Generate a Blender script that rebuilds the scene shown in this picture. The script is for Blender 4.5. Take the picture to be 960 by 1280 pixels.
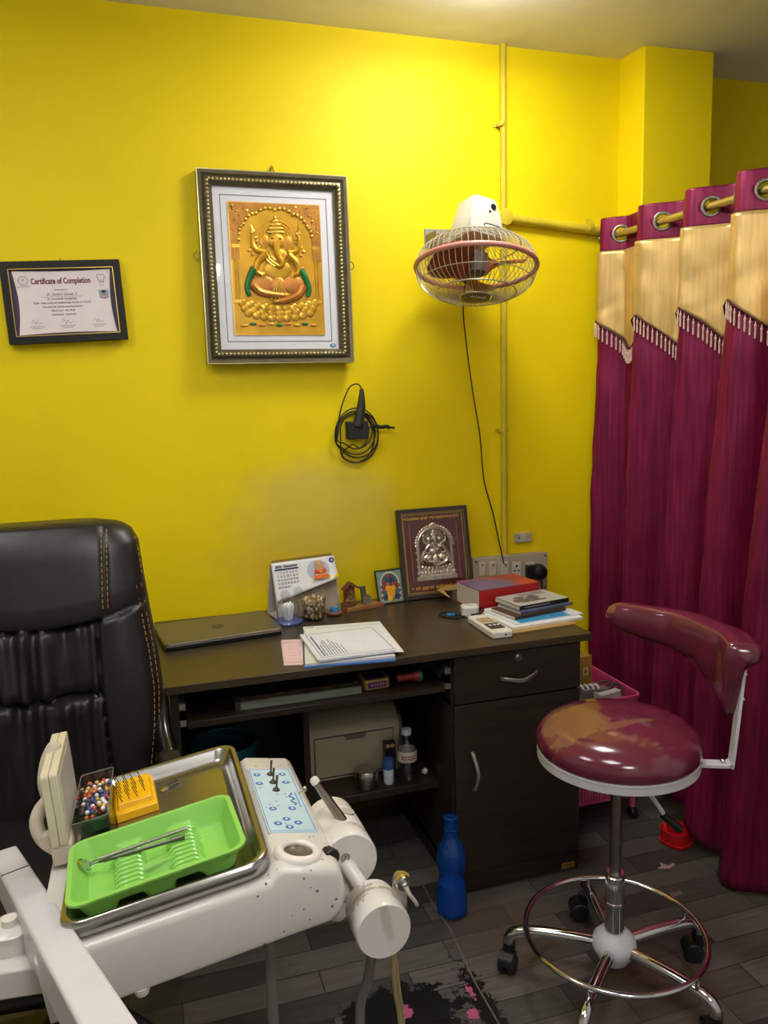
import bpy, math, random
from mathutils import Vector, Matrix, noise
from math import sin, cos, pi, radians

scene = bpy.context.scene
for o in list(bpy.data.objects):
    bpy.data.objects.remove(o)
COL = scene.collection
random.seed(7)

# ---------------------------------------------------------------- camera
F_PX = 979.84
PITCH, ROLL, YAW = radians(-8.243), radians(-1.590), radians(16.957)
CAM = Vector((0, 0, 1.45))
FWD = Vector((sin(YAW) * cos(PITCH), cos(YAW) * cos(PITCH), sin(PITCH)))
_r = Vector((cos(YAW), -sin(YAW), 0)); _u = _r.cross(FWD)
RGT = cos(ROLL) * _r + sin(ROLL) * _u
UP = -sin(ROLL) * _r + cos(ROLL) * _u
cd = bpy.data.cameras.new('camera'); cam = bpy.data.objects.new('camera', cd); COL.objects.link(cam)
cd.sensor_fit = 'HORIZONTAL'; cd.sensor_width = 36; cd.lens = F_PX / 960 * 36
cd.clip_start = 0.02
B = -FWD
cam.matrix_world = Matrix(((RGT.x, UP.x, B.x, CAM.x), (RGT.y, UP.y, B.y, CAM.y), (RGT.z, UP.z, B.z, CAM.z), (0, 0, 0, 1)))
scene.camera = cam

# ---------------------------------------------------------------- world, exposure
vs = scene.view_settings
scene.display_settings.display_device = 'sRGB'
vs.view_transform = 'Standard'; vs.look = 'None'; vs.gamma = 1; vs.use_curve_mapping = False
vs.exposure = 0.0
world = bpy.data.worlds.new('world'); scene.world = world; world.use_nodes = True
world.node_tree.nodes['Background'].inputs[0].default_value = (1, 1, 1, 1)
world.node_tree.nodes['Background'].inputs[1].default_value = 0.02
LAMP = {'desk': 11.0, 'room': 11.0, 'rear': 15.0, 'left': 10.0, 'next': 1.5}     # watts of the ceiling panels

# ---------------------------------------------------------------- helpers
def ray(x, y): return RGT * ((x - 480) / F_PX) - UP * ((y - 640) / F_PX) + FWD
def at(x, y, Y):                         # point of a sight line on the plane y = Y
    d = ray(x, y); return CAM + d * ((Y - CAM.y) / d.y)
def atz(x, y, z):
    d = ray(x, y); return CAM + d * ((z - CAM.z) / d.z)
def atx(x, y, X):
    d = ray(x, y); return CAM + d * ((X - CAM.x) / d.x)

def lin(c):
    return tuple(((v / 255) / 12.92 if v <= 10 else (((v / 255) + .055) / 1.055) ** 2.4) for v in c) + (1,)

MATS = {}
def pm(name, col, rough=.5, metal=0, var=.08, scale=18, bump=0, bscale=60, spec=.5, coat=0, trans=0, sheen=0, ior=1.45, emit=0, stretch=None, alpha=1):
    if name in MATS: return MATS[name]
    m = bpy.data.materials.new(name); m.use_nodes = True
    nt = m.node_tree; N, L = nt.nodes, nt.links
    b = N['Principled BSDF']
    c = lin(col)
    tc = N.new('ShaderNodeTexCoord'); src = tc.outputs['Object']
    if stretch:
        mp = N.new('ShaderNodeMapping'); mp.inputs['Scale'].default_value = stretch
        L.new(src, mp.inputs['Vector']); src = mp.outputs['Vector']
    nz = N.new('ShaderNodeTexNoise'); nz.inputs['Scale'].default_value = scale; nz.inputs['Detail'].default_value = 4
    L.new(src, nz.inputs['Vector'])
    rp = N.new('ShaderNodeValToRGB')
    rp.color_ramp.elements[0].position = .3; rp.color_ramp.elements[1].position = .7
    rp.color_ramp.elements[0].color = tuple(max(0, v * (1 - var)) for v in c[:3]) + (1,)
    rp.color_ramp.elements[1].color = tuple(min(1, v * (1 + var)) for v in c[:3]) + (1,)
    L.new(nz.outputs['Fac'], rp.inputs['Fac']); L.new(rp.outputs['Color'], b.inputs['Base Color'])
    b.inputs['Roughness'].default_value = rough; b.inputs['Metallic'].default_value = metal
    b.inputs['Specular IOR Level'].default_value = spec; b.inputs['Coat Weight'].default_value = coat
    b.inputs['Coat Roughness'].default_value = .08
    b.inputs['Transmission Weight'].default_value = trans; b.inputs['IOR'].default_value = ior
    b.inputs['Sheen Weight'].default_value = sheen; b.inputs['Alpha'].default_value = alpha
    if emit:
        L.new(rp.outputs['Color'], b.inputs['Emission Color']); b.inputs['Emission Strength'].default_value = emit
    if bump:
        n2 = N.new('ShaderNodeTexNoise'); n2.inputs['Scale'].default_value = bscale; L.new(src, n2.inputs['Vector'])
        bp = N.new('ShaderNodeBump'); bp.inputs['Strength'].default_value = bump; bp.inputs['Distance'].default_value = .002
        L.new(n2.outputs['Fac'], bp.inputs['Height']); L.new(bp.outputs['Normal'], b.inputs['Normal'])
    m['_ramp'] = 1
    MATS[name] = m
    return m

def math_node(nt, op, a, b=None, clamp=False):
    n = nt.nodes.new('ShaderNodeMath'); n.operation = op; n.use_clamp = clamp
    for i, v in enumerate((a, b)):
        if v is None: continue
        if isinstance(v, (int, float)): n.inputs[i].default_value = v
        else: nt.links.new(v, n.inputs[i])
    return n.outputs[0]

def blob_mask(nt, vec, center, radii, nscale=14, namp=.5, soft=.15, seed=0):
    """soft-edged irregular patch: 1 inside, 0 outside"""
    N, L = nt.nodes, nt.links
    mp = N.new('ShaderNodeMapping'); mp.vector_type = 'POINT'
    mp.inputs['Location'].default_value = tuple(-c / r for c, r in zip(center, radii))
    mp.inputs['Scale'].default_value = tuple(1 / r for r in radii)
    L.new(vec, mp.inputs['Vector'])
    ln = N.new('ShaderNodeVectorMath'); ln.operation = 'LENGTH'; L.new(mp.outputs[0], ln.inputs[0])
    nz = N.new('ShaderNodeTexNoise'); nz.inputs['Scale'].default_value = nscale; nz.inputs['Detail'].default_value = 6
    nz.inputs['Roughness'].default_value = .65
    mo = N.new('ShaderNodeMapping'); mo.inputs['Location'].default_value = (seed, seed * .7, seed * .3)
    L.new(vec, mo.inputs['Vector']); L.new(mo.outputs[0], nz.inputs['Vector'])
    d = math_node(nt, 'MULTIPLY', math_node(nt, 'SUBTRACT', nz.outputs['Fac'], .5), namp * 2)
    s = math_node(nt, 'ADD', ln.outputs['Value'], d)
    mr = N.new('ShaderNodeMapRange'); mr.interpolation_type = 'SMOOTHSTEP'
    mr.inputs['From Min'].default_value = 1 + soft; mr.inputs['From Max'].default_value = 1 - soft
    L.new(s, mr.inputs['Value'])
    return mr.outputs['Result']

def overlay(m, mask, col, strength=1.0):
    """paint colour over the material's base colour where mask is 1"""
    nt = m.node_tree; b = nt.nodes['Principled BSDF']
    prev = b.inputs['Base Color'].links[0].from_socket
    mx = nt.nodes.new('ShaderNodeMix'); mx.data_type = 'RGBA'
    if strength != 1: mask = math_node(nt, 'MULTIPLY', mask, strength)
    nt.links.new(mask, mx.inputs['Factor']); nt.links.new(prev, mx.inputs['A'])
    mx.inputs['B'].default_value = lin(col)
    nt.links.new(mx.outputs['Result'], b.inputs['Base Color'])

def obj_vec(m, world=False):
    n = m.node_tree.nodes.new('ShaderNodeNewGeometry' if world else 'ShaderNodeTexCoord')
    return n.outputs['Position' if world else 'Object']

def spline(pts, n=8, closed=False):
    P = [Vector(p) for p in pts]; out = []
    k = len(P)
    rng = k if closed else k - 1
    for i in range(rng):
        if closed: a, b, c, d = P[(i - 1) % k], P[i], P[(i + 1) % k], P[(i + 2) % k]
        else: a, b, c, d = P[max(i - 1, 0)], P[i], P[i + 1], P[min(i + 2, k - 1)]
        for j in range(n):
            t = j / n
            out.append(.5 * ((2 * b) + (c - a) * t + (2 * a - 5 * b + 4 * c - d) * t * t + (3 * b - a - 3 * c + d) * t ** 3))
    if not closed: out.append(P[-1])
    return out

def frame_of(d):
    d = Vector(d).normalized()
    a = Vector((0, 0, 1)) if abs(d.z) < .95 else Vector((1, 0, 0))
    u = a.cross(d).normalized()
    return u, d.cross(u)

class MB:
    def __init__(s): s.v = []; s.f = []; s.mi = []; s.M = Matrix()
    def add(s, vs, fs, mi=0):
        k = len(s.v)
        s.v += [s.M @ Vector(v) for v in vs]; s.f += [tuple(i + k for i in f) for f in fs]; s.mi += [mi] * len(fs)
        return s
    def box(s, c, d, rot=None, mi=0):
        x, y, z = d[0] / 2, d[1] / 2, d[2] / 2
        vs = [Vector((a * x, b * y, e * z)) for a in (-1, 1) for b in (-1, 1) for e in (-1, 1)]
        if rot is not None: vs = [rot @ v for v in vs]
        vs = [v + Vector(c) for v in vs]
        return s.add(vs, [(0, 1, 3, 2), (4, 6, 7, 5), (0, 4, 5, 1), (2, 3, 7, 6), (0, 2, 6, 4), (1, 5, 7, 3)], mi)
    def bb(s, x0, x1, y0, y1, z0, z1, mi=0):
        return s.box(((x0 + x1) / 2, (y0 + y1) / 2, (z0 + z1) / 2), (x1 - x0, y1 - y0, z1 - z0), None, mi)
    def hexa(s, bottom, top, mi=0):
        """8-point block: bottom and top quads, both counter-clockwise seen from above"""
        return s.add(list(bottom) + list(top), [(3, 2, 1, 0), (4, 5, 6, 7), (0, 1, 5, 4), (1, 2, 6, 5), (2, 3, 7, 6), (3, 0, 4, 7)], mi)
    def rings(s, rings, closed_ring=True, cap=True, mi=0, close=False):
        n = len(rings[0]); vs = [p for r in rings for p in r]; fs = []
        m = len(rings)
        for i in range(m if close else m - 1):
            i2 = (i + 1) % m
            for j in range(n if closed_ring else n - 1):
                j2 = (j + 1) % n
                fs.append((i * n + j, i * n + j2, i2 * n + j2, i2 * n + j))
        if cap and closed_ring and not close:
            fs.append(tuple(range(n))[::-1]); fs.append(tuple((m - 1) * n + j for j in range(n)))
        return s.add(vs, fs, mi)
    def cyl(s, p, q, r, r2=None, n=24, mi=0, cap=True):
        p, q = Vector(p), Vector(q); r2 = r if r2 is None else r2
        u, v = frame_of(q - p)
        R = []
        for c, rr in ((p, r), (q, r2)):
            R.append([c + (u * cos(2 * pi * j / n) + v * sin(2 * pi * j / n)) * rr for j in range(n)])
        return s.rings(R, True, cap, mi)
    def tube(s, pts, r, n=10, mi=0, closed=False, sm=0, flat=None):
        P = spline(pts, sm, closed) if sm else [Vector(p) for p in pts]
        m = len(P); R = []; pu = None
        for i, p in enumerate(P):
            a = P[(i - 1) % m] if (closed or i) else P[0]
            b = P[(i + 1) % m] if (closed or i < m - 1) else P[-1]
            d = (b - a)
            if d.length < 1e-9: d = Vector((0, 0, 1))
            d.normalize()
            if pu is None: u, w = frame_of(d)
            else:
                u = pu - d * pu.dot(d)
                if u.length < 1e-6: u, w = frame_of(d)
                u.normalize(); w = d.cross(u)
            pu = u
            rr = r(i / max(1, m - 1)) if callable(r) else r
            R.append([p + (u * cos(2 * pi * j / n) + w * sin(2 * pi * j / n)) * rr for j in range(n)])
        return s.rings(R, True, True, mi, closed)
    def strap(s, pts, wdir, w, t, mi=0, sm=0, closed=False):
        """flat bar swept along pts; wdir = direction of its width"""
        P = spline(pts, sm, closed) if sm else [Vector(p) for p in pts]
        m = len(P); R = []; wd = Vector(wdir).normalized()
        for i, p in enumerate(P):
            a = P[(i - 1) % m] if (closed or i) else P[0]
            b = P[(i + 1) % m] if (closed or i < m - 1) else P[-1]
            d = (b - a).normalized(); nn = d.cross(wd).normalized()
            R.append([p + wd * (w / 2) * a1 + nn * (t / 2) * b1 for a1, b1 in ((-1, -1), (1, -1), (1, 1), (-1, 1))])
        return s.rings(R, True, True, mi, closed)
    def lathe(s, prof, c=(0, 0, 0), axis=(0, 0, 1), n=32, mi=0, cap=True, sx=1, sy=1):
        c = Vector(c); ax = Vector(axis).normalized(); u, v = frame_of(ax)
        if abs(ax.z) > .999: u, v = Vector((1, 0, 0)), Vector((0, 1 if ax.z > 0 else -1, 0))
        R = [[c + ax * z + (u * cos(2 * pi * j / n) * sx + v * sin(2 * pi * j / n) * sy) * max(r, 1e-5) for j in range(n)] for r, z in prof]
        return s.rings(R, True, cap, mi)
    def ball(s, c, r, n=16, m=10, mi=0):
        rx, ry, rz = (r, r, r) if isinstance(r, (int, float)) else r
        c = Vector(c); R = []
        for i in range(m + 1):
            t = -pi / 2 + pi * i / m; k = max(cos(t), 1e-4)
            R.append([c + Vector((rx * k * cos(2 * pi * j / n), ry * k * sin(2 * pi * j / n), rz * sin(t))) for j in range(n)])
        return s.rings(R, True, True, mi)
    def prism(s, poly, h0, h1, mi=0):
        """polygon in local x,y (ccw) raised from h0 to h1 along local z"""
        n = len(poly)
        vs = [(x, y, h0) for x, y in poly] + [(x, y, h1) for x, y in poly]
        fs = [tuple(range(n))[::-1], tuple(range(n, 2 * n))] + [(i, (i + 1) % n, n + (i + 1) % n, n + i) for i in range(n)]
        return s.add(vs, fs, mi)
    def ring_prism(s, outer, inner, h0, h1, mi=0):
        n = len(outer)
        R = [[(x, y, h0) for x, y in outer], [(x, y, h1) for x, y in outer], [(x, y, h1) for x, y in inner], [(x, y, h0) for x, y in inner]]
        return s.rings([[Vector(p) for p in r] for r in R], True, False, mi, True)
    def grid(s, fn, nu, nv, mi=0, wrap=False):
        vs = [fn(i / nu, j / nv) for j in range(nv + 1) for i in range(nu + 1)]
        fs = [(j * (nu + 1) + i, j * (nu + 1) + i + 1, (j + 1) * (nu + 1) + i + 1, (j + 1) * (nu + 1) + i) for j in range(nv) for i in range(nu)]
        return s.add(vs, fs, mi)
    def text(s, string, size, x=0, y=0, z=0, align='CENTER', mi=0, ext=.0002, sx=1, bold=0, shear=0, rotz=0, space=1):
        cu = bpy.data.curves.new('lettering', 'FONT'); cu.body = string; cu.size = size; cu.align_x = align; cu.align_y = 'CENTER'
        cu.extrude = ext; cu.offset = bold; cu.shear = shear; cu.resolution_u = 3; cu.space_character = space
        ob = bpy.data.objects.new('lettering', cu); COL.objects.link(ob)
        dg = bpy.context.evaluated_depsgraph_get(); dg.update()
        me = bpy.data.meshes.new_from_object(ob.evaluated_get(dg))
        T = Matrix.Translation((x, y, z)) @ Matrix.Rotation(rotz, 4, 'Z') @ Matrix.Diagonal((sx, 1, 1, 1))
        s.add([T @ v.co for v in me.vertices], [tuple(p.vertices) for p in me.polygons], mi)
        bpy.data.objects.remove(ob); bpy.data.curves.remove(cu); bpy.data.meshes.remove(me)
        return s
    def build(s, name, mats, parent=None, bevel=0, seg=2, angle=40, smooth=True, sub=0, loc=None, rot=None, solid=0):
        me = bpy.data.meshes.new(name)
        me.from_pydata([tuple(v) for v in s.v], [], s.f)
        if not isinstance(mats, (list, tuple)): mats = [mats]
        for m in mats: me.materials.append(m)
        me.polygons.foreach_set('material_index', s.mi)
        me.validate(); me.update()
        import bmesh
        bm = bmesh.new(); bm.from_mesh(me)
        bmesh.ops.remove_doubles(bm, verts=bm.verts, dist=1e-6)
        bmesh.ops.recalc_face_normals(bm, faces=bm.faces)
        bm.to_mesh(me); bm.free()
        if smooth:
            me.polygons.foreach_set('use_smooth', [True] * len(me.polygons))
            me.set_sharp_from_angle(angle=radians(angle))
        o = bpy.data.objects.new(name, me); COL.objects.link(o)
        if parent: o.parent = parent
        if loc is not None: o.location = loc
        if rot is not None: o.rotation_euler = rot
        if solid:
            md = o.modifiers.new('solid', 'SOLIDIFY'); md.thickness = solid; md.offset = 0
        if bevel:
            md = o.modifiers.new('bevel', 'BEVEL'); md.width = bevel; md.segments = seg; md.limit_method = 'ANGLE'; md.angle_limit = radians(35)
            md.harden_normals = False
        if sub:
            md = o.modifiers.new('sub', 'SUBSURF'); md.levels = sub; md.render_levels = sub
        return o

def tag(o, label, cat, group=None, kind=None):
    o['label'] = label; o['category'] = cat
    if group: o['group'] = group
    if kind: o['kind'] = kind
    return o
def thing(name, label, cat, loc=(0, 0, 0), rot=(0, 0, 0), group=None):
    o = bpy.data.objects.new(name, None); COL.objects.link(o); o.empty_display_size = .05
    o.location = loc; o.rotation_euler = rot
    return tag(o, label, cat, group)
def struct(o, label=None):
    o['kind'] = 'structure'
    if label: o['label'] = label
    return o
def rrect(w, h, r, n=5, cx=0, cy=0):
    out = []
    for sx, sy, a0 in ((1, -1, -90), (1, 1, 0), (-1, 1, 90), (-1, -1, 180)):
        for k in range(n + 1):
            a = radians(a0 + 90 * k / n)
            out.append((cx + sx * (w / 2 - r) + r * cos(a), cy + sy * (h / 2 - r) + r * sin(a)))
    return out
def wallM(p, tilt=0, rz=0, roll=0):
    """local frame for something on the back wall: x right, y up, z towards the room"""
    return Matrix.Translation(p) @ Matrix.Rotation(rz, 4, 'Z') @ Matrix.Rotation(radians(90) - tilt, 4, 'X') @ Matrix.Rotation(roll, 4, 'Z')
# ---------------------------------------------------------------- room
W = 2.60                                   # back wall
CZ = 2.621
def wall_mat():
    m = pm('yellow_wall_paint', (243, 216, 0), rough=.55, var=.04, scale=2.5, bump=.25, bscale=14, spec=.3)
    v = obj_vec(m, True)
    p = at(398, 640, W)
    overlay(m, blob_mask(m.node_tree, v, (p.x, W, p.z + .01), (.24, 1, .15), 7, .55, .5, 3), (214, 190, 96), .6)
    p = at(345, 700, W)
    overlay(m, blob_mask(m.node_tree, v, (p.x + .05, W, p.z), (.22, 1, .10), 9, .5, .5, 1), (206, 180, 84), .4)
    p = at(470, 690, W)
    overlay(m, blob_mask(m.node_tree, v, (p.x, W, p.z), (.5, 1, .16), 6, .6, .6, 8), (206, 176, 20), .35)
    return m
M_wall = wall_mat()
M_ceil = pm('ceiling_paint', (240, 239, 234), rough=.8, var=.02, bump=.1, bscale=20)
def floor_mat():
    m = bpy.data.materials.new('vinyl_plank_floor'); m.use_nodes = True
    nt = m.node_tree; N, L = nt.nodes, nt.links; b = N['Principled BSDF']
    pos = N.new('ShaderNodeNewGeometry').outputs['Position']
    br = N.new('ShaderNodeTexBrick'); br.offset = .37; br.offset_frequency = 2; br.squash = 1
    L.new(pos, br.inputs['Vector'])
    br.inputs['Scale'].default_value = 1; br.inputs['Brick Width'].default_value = .34; br.inputs['Row Height'].default_value = .082
    br.inputs['Mortar Size'].default_value = .0016; br.inputs['Mortar Smooth'].default_value = .3; br.inputs['Bias'].default_value = 0
    br.inputs['Color1'].default_value = lin((61, 59, 56)); br.inputs['Color2'].default_value = lin((108, 102, 95)); br.inputs['Mortar'].default_value = lin((40, 37, 34))
    mp = N.new('ShaderNodeMapping'); mp.inputs['Scale'].default_value = (5, 60, 1); L.new(pos, mp.inputs[0])
    nz = N.new('ShaderNodeTexNoise'); nz.inputs['Scale'].default_value = 1.6; nz.inputs['Detail'].default_value = 6; L.new(mp.outputs[0], nz.inputs['Vector'])
    mx = N.new('ShaderNodeMix'); mx.data_type = 'RGBA'; mx.blend_type = 'MULTIPLY'; mx.inputs['Factor'].default_value = .6
    rp = N.new('ShaderNodeValToRGB'); rp.color_ramp.elements[0].position = .3; rp.color_ramp.elements[1].position = .72
    rp.color_ramp.elements[0].color = (.35, .33, .31, 1); rp.color_ramp.elements[1].color = (1.0, .98, .95, 1)
    L.new(nz.outputs['Fac'], rp.inputs['Fac'])
    L.new(br.outputs['Color'], mx.inputs['A']); L.new(rp.outputs['Color'], mx.inputs['B'])
    L.new(mx.outputs['Result'], b.inputs['Base Color'])
    b.inputs['Roughness'].default_value = .38; b.inputs['Specular IOR Level'].default_value = .35
    bp = N.new('ShaderNodeBump'); bp.inputs['Strength'].default_value = .25; bp.inputs['Distance'].default_value = .002
    L.new(br.outputs['Fac'], bp.inputs['Height']); bp.invert = True; L.new(bp.outputs['Normal'], b.inputs['Normal'])
    # rusty brown tint, black paint spill, pink drips
    for px, rad, col, s, sc in (((640, 1165), (.16, .16, 1), (92, 70, 52), .4, 5), ((815, 1235), (.16, .12, 1), (96, 74, 50), .35, 6)):
        p = atz(*px, 0); overlay(m, blob_mask(nt, pos, (p.x, p.y, 0), rad, sc, .6, .5, px[0] * .1), col, s)
    p = atz(500, 1262, 0)
    overlay(m, blob_mask(nt, pos, (p.x - .01, p.y - .03, 0), (.15, .11, 1), 30, 1.2, .08, 4), (17, 17, 19))
    p = atz(602, 1250, 0)
    overlay(m, blob_mask(nt, pos, (p.x, p.y - .02, 0), (.028, .15, 1), 55, 1.6, .06, 9), (20, 19, 20))
    for px, rad in (((508, 1264), (.012, .018, 1)), ((588, 1240), (.007, .024, 1)), ((592, 1268), (.014, .016, 1))):
        p = atz(*px, 0); overlay(m, blob_mask(nt, pos, (p.x, p.y, 0), rad, 85, 1.7, .06, px[0] * .3), (176, 84, 118))
    return m
M_floor = floor_mat()
X0, X1, Y0 = -2.4, 3.4, -1.8
struct(MB().bb(X0, X1, Y0, 2.75, -.06, 0).build('floor', M_floor))
struct(MB().bb(X0, X1, Y0, 2.75, CZ, CZ + .06).build('ceiling', M_ceil))
cx = 1.705
struct(MB().bb(X0, cx + .02, W, W + .12, 0, CZ).build('wall_back', M_wall))
struct(MB().bb(2.0, X1, 2.66, 2.75, 0, CZ).build('wall_back_right', M_wall))
a0 = atz(806, 56, CZ); a1 = atz(893, 64.5, CZ)
pl = MB(); pl.prism([(cx, W + .1), (a0.x, a0.y), (a1.x, a1.y), (a1.x + .06, W + .1)], 0, CZ)
struct(pl.build('wall_pillar', M_wall, bevel=.004))
M_wallw = pm('white_wall_paint', (226, 226, 226), rough=.7, var=.03)
struct(MB().bb(X0 - .08, X0, Y0, 2.75, 0, CZ).build('wall_left', M_wallw))
struct(MB().bb(X1, X1 + .08, Y0, 2.75, 0, CZ).build('wall_right', M_wallw))
struct(MB().bb(X0, X1, Y0 - .08, Y0, 0, CZ).build('wall_front', M_wallw))
struct(MB().bb(1.80, 1.90, Y0, .95, 0, CZ).build('wall_partition', M_wallw))

# seam strip where two floor sheets meet
s = MB(); pts = [atz(x, y, 0) for x, y in ((522, 1094), (540, 1128), (563, 1162), (593, 1227), (626, 1284))]
s.strap([p + Vector((0, 0, .0006)) for p in pts], (1, .1, 0), .004, .0012)
struct(s.build('trim_1', pm('seam_filler', (104, 92, 84), rough=.6, var=.3, scale=40)))

# ceiling lamps (surface panels)
M_diff = {}
def ceiling_lamp(x, y, watts, label, w=.5, d=.5, grp='ceiling light panels'):
    t = thing('ceiling_light', label, 'ceiling light', (x, y, CZ), group=None)
    area = w * d
    m = bpy.data.materials.new('lamp_diffuser'); m.use_nodes = True
    b = m.node_tree.nodes['Principled BSDF']; b.inputs['Base Color'].default_value = (.9, .9, .9, 1)
    b.inputs['Emission Color'].default_value = (1, .985, .97, 1); b.inputs['Emission Strength'].default_value = watts / (pi * area)
    f = MB(); f.prism(rrect(w + .02, d + .02, .01), -.008, 0)
    f.build('lamp_frame', pm('white_metal', (225, 225, 222), rough=.4), t)
    g = MB(); g.prism(rrect(w, d, .02), -.050, -.008); g.build('diffuser', m, t)
    return t
ceiling_lamp(1.0, 2.02, LAMP['desk'], 'square white light panel on the ceiling over the desk', .30, .30)
ceiling_lamp(.15, .62, LAMP['room'], 'square white light panel on the ceiling above the dental unit', .5, .5)
ceiling_lamp(.35, -.75, LAMP['rear'], 'square white light panel on the ceiling behind the viewpoint', .5, .5)
ceiling_lamp(-.9, 1.35, LAMP['left'], 'square white light panel on the ceiling over the black chair side', .5, .5)
ceiling_lamp(2.6, 1.0, LAMP['next'], 'square white light panel on the ceiling behind the curtain', .4, .4)

# ---------------------------------------------------------------- conduit on the wall
M_con = pm('painted_conduit', (206, 184, 40), rough=.5, var=.18, scale=9)
t = thing('electrical_conduit', 'yellow painted conduit pipe on the wall with round junction box', 'conduit', (1.26, W, 0))
j = at(631, 272, W - .02); jx = j.x; x0 = t.location
def wl(p): return Vector(p) - t.location
m = MB(); m.cyl(wl((jx - .004, W - .012, .78)), wl((jx, W - .012, CZ)), .0115, n=16); m.build('vertical_pipe', M_con, t)
e = at(755, 289, W - .02)
m = MB(); m.cyl(wl((jx, W - .016, j.z)), wl((e.x, W - .016, e.z)), .0165, n=16); m.build('horizontal_pipe', M_con, t)
m = MB(); m.lathe([(.0, .0), (.03, .0), (.03, .026), (.026, .032), (.012, .034), (0, .034)], wl((jx, W, j.z)), (0, -1, 0), 28); m.build('junction_box', M_con, t)
for px in ((627, 155), (630, 538)):
    q = at(*px, W - .02)
    m = MB(); m.cyl(wl((q.x, W - .013, q.z - .006)), wl((q.x, W - .013, q.z + .006)), .015, n=16); m.bb(*[c for c in (q.x - .026 - t.location.x, q.x + .026 - t.location.x)], -.004, 0, q.z - .006, q.z + .006)
    m.build('clamp', M_con, t)
q = at(738, 284, W - .02)
m = MB(); m.cyl(wl((q.x - .008, W - .017, q.z)), wl((q.x + .008, W - .017, q.z)), .02, n=16); m.bb(q.x - .008 - t.location.x, q.x + .008 - t.location.x, -.005, 0, q.z - .032, q.z + .032); m.build('clamp', M_con, t)

# ---------------------------------------------------------------- framed pictures
M_gold = pm('gold_foil', (216, 164, 44), rough=.38, metal=.6, var=.18, scale=14, bump=.25, bscale=50)
M_gold2 = pm('bright_gold_foil', (232, 184, 70), rough=.3, metal=.8, var=.15, scale=20)
M_goldr = pm('red_gold_foil', (186, 128, 52), rough=.4, metal=.6, var=.2, scale=30, bump=.3, bscale=90)
M_green = pm('green_foil', (40, 120, 60), rough=.45, metal=.3, var=.25)
M_rose = pm('rose_foil', (208, 138, 62), rough=.4, metal=.55, var=.2)
M_line = pm('dark_print', (52, 44, 44), rough=.6)
M_white = pm('white_paper', (238, 238, 238), rough=.65, var=.02)
M_glass = pm('clear_glass', (255, 255, 255), rough=.02, trans=1, var=0)

def glass_sheet():
    if 'picture_glass' in MATS: return MATS['picture_glass']
    m = bpy.data.materials.new('picture_glass'); m.use_nodes = True; nt = m.node_tree
    for n in list(nt.nodes):
        if n.type != 'OUTPUT_MATERIAL': nt.nodes.remove(n)
    out = [n for n in nt.nodes if n.type == 'OUTPUT_MATERIAL'][0]
    a = nt.nodes.new('ShaderNodeBsdfTransparent'); g = nt.nodes.new('ShaderNodeBsdfGlossy'); g.inputs['Roughness'].default_value = .03
    fr = nt.nodes.new('ShaderNodeLayerWeight'); fr.inputs['Blend'].default_value = .5
    nz = nt.nodes.new('ShaderNodeTexNoise'); nz.inputs['Scale'].default_value = 5
    rp = nt.nodes.new('ShaderNodeValToRGB'); rp.color_ramp.elements[0].color = (.99, .99, .99, 1); rp.color_ramp.elements[1].color = (1, 1, 1, 1)
    nt.links.new(nz.outputs['Fac'], rp.inputs['Fac']); nt.links.new(rp.outputs['Color'], a.inputs['Color'])
    mx = nt.nodes.new('ShaderNodeMixShader'); pw_ = math_node(nt, 'MULTIPLY', math_node(nt, 'POWER', fr.outputs['Facing'], 4), .5); pw_.node.name = 'edge_gloss'; ad_ = math_node(nt, 'ADD', pw_, .02, True); ad_.node.name = 'base_gloss'; nt.links.new(ad_, mx.inputs[0]); nt.links.new(a.outputs[0], mx.inputs[1]); nt.links.new(g.outputs[0], mx.inputs[2])
    nt.links.new(mx.outputs[0], out.inputs['Surface'])
    MATS['picture_glass'] = m
    return m

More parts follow.
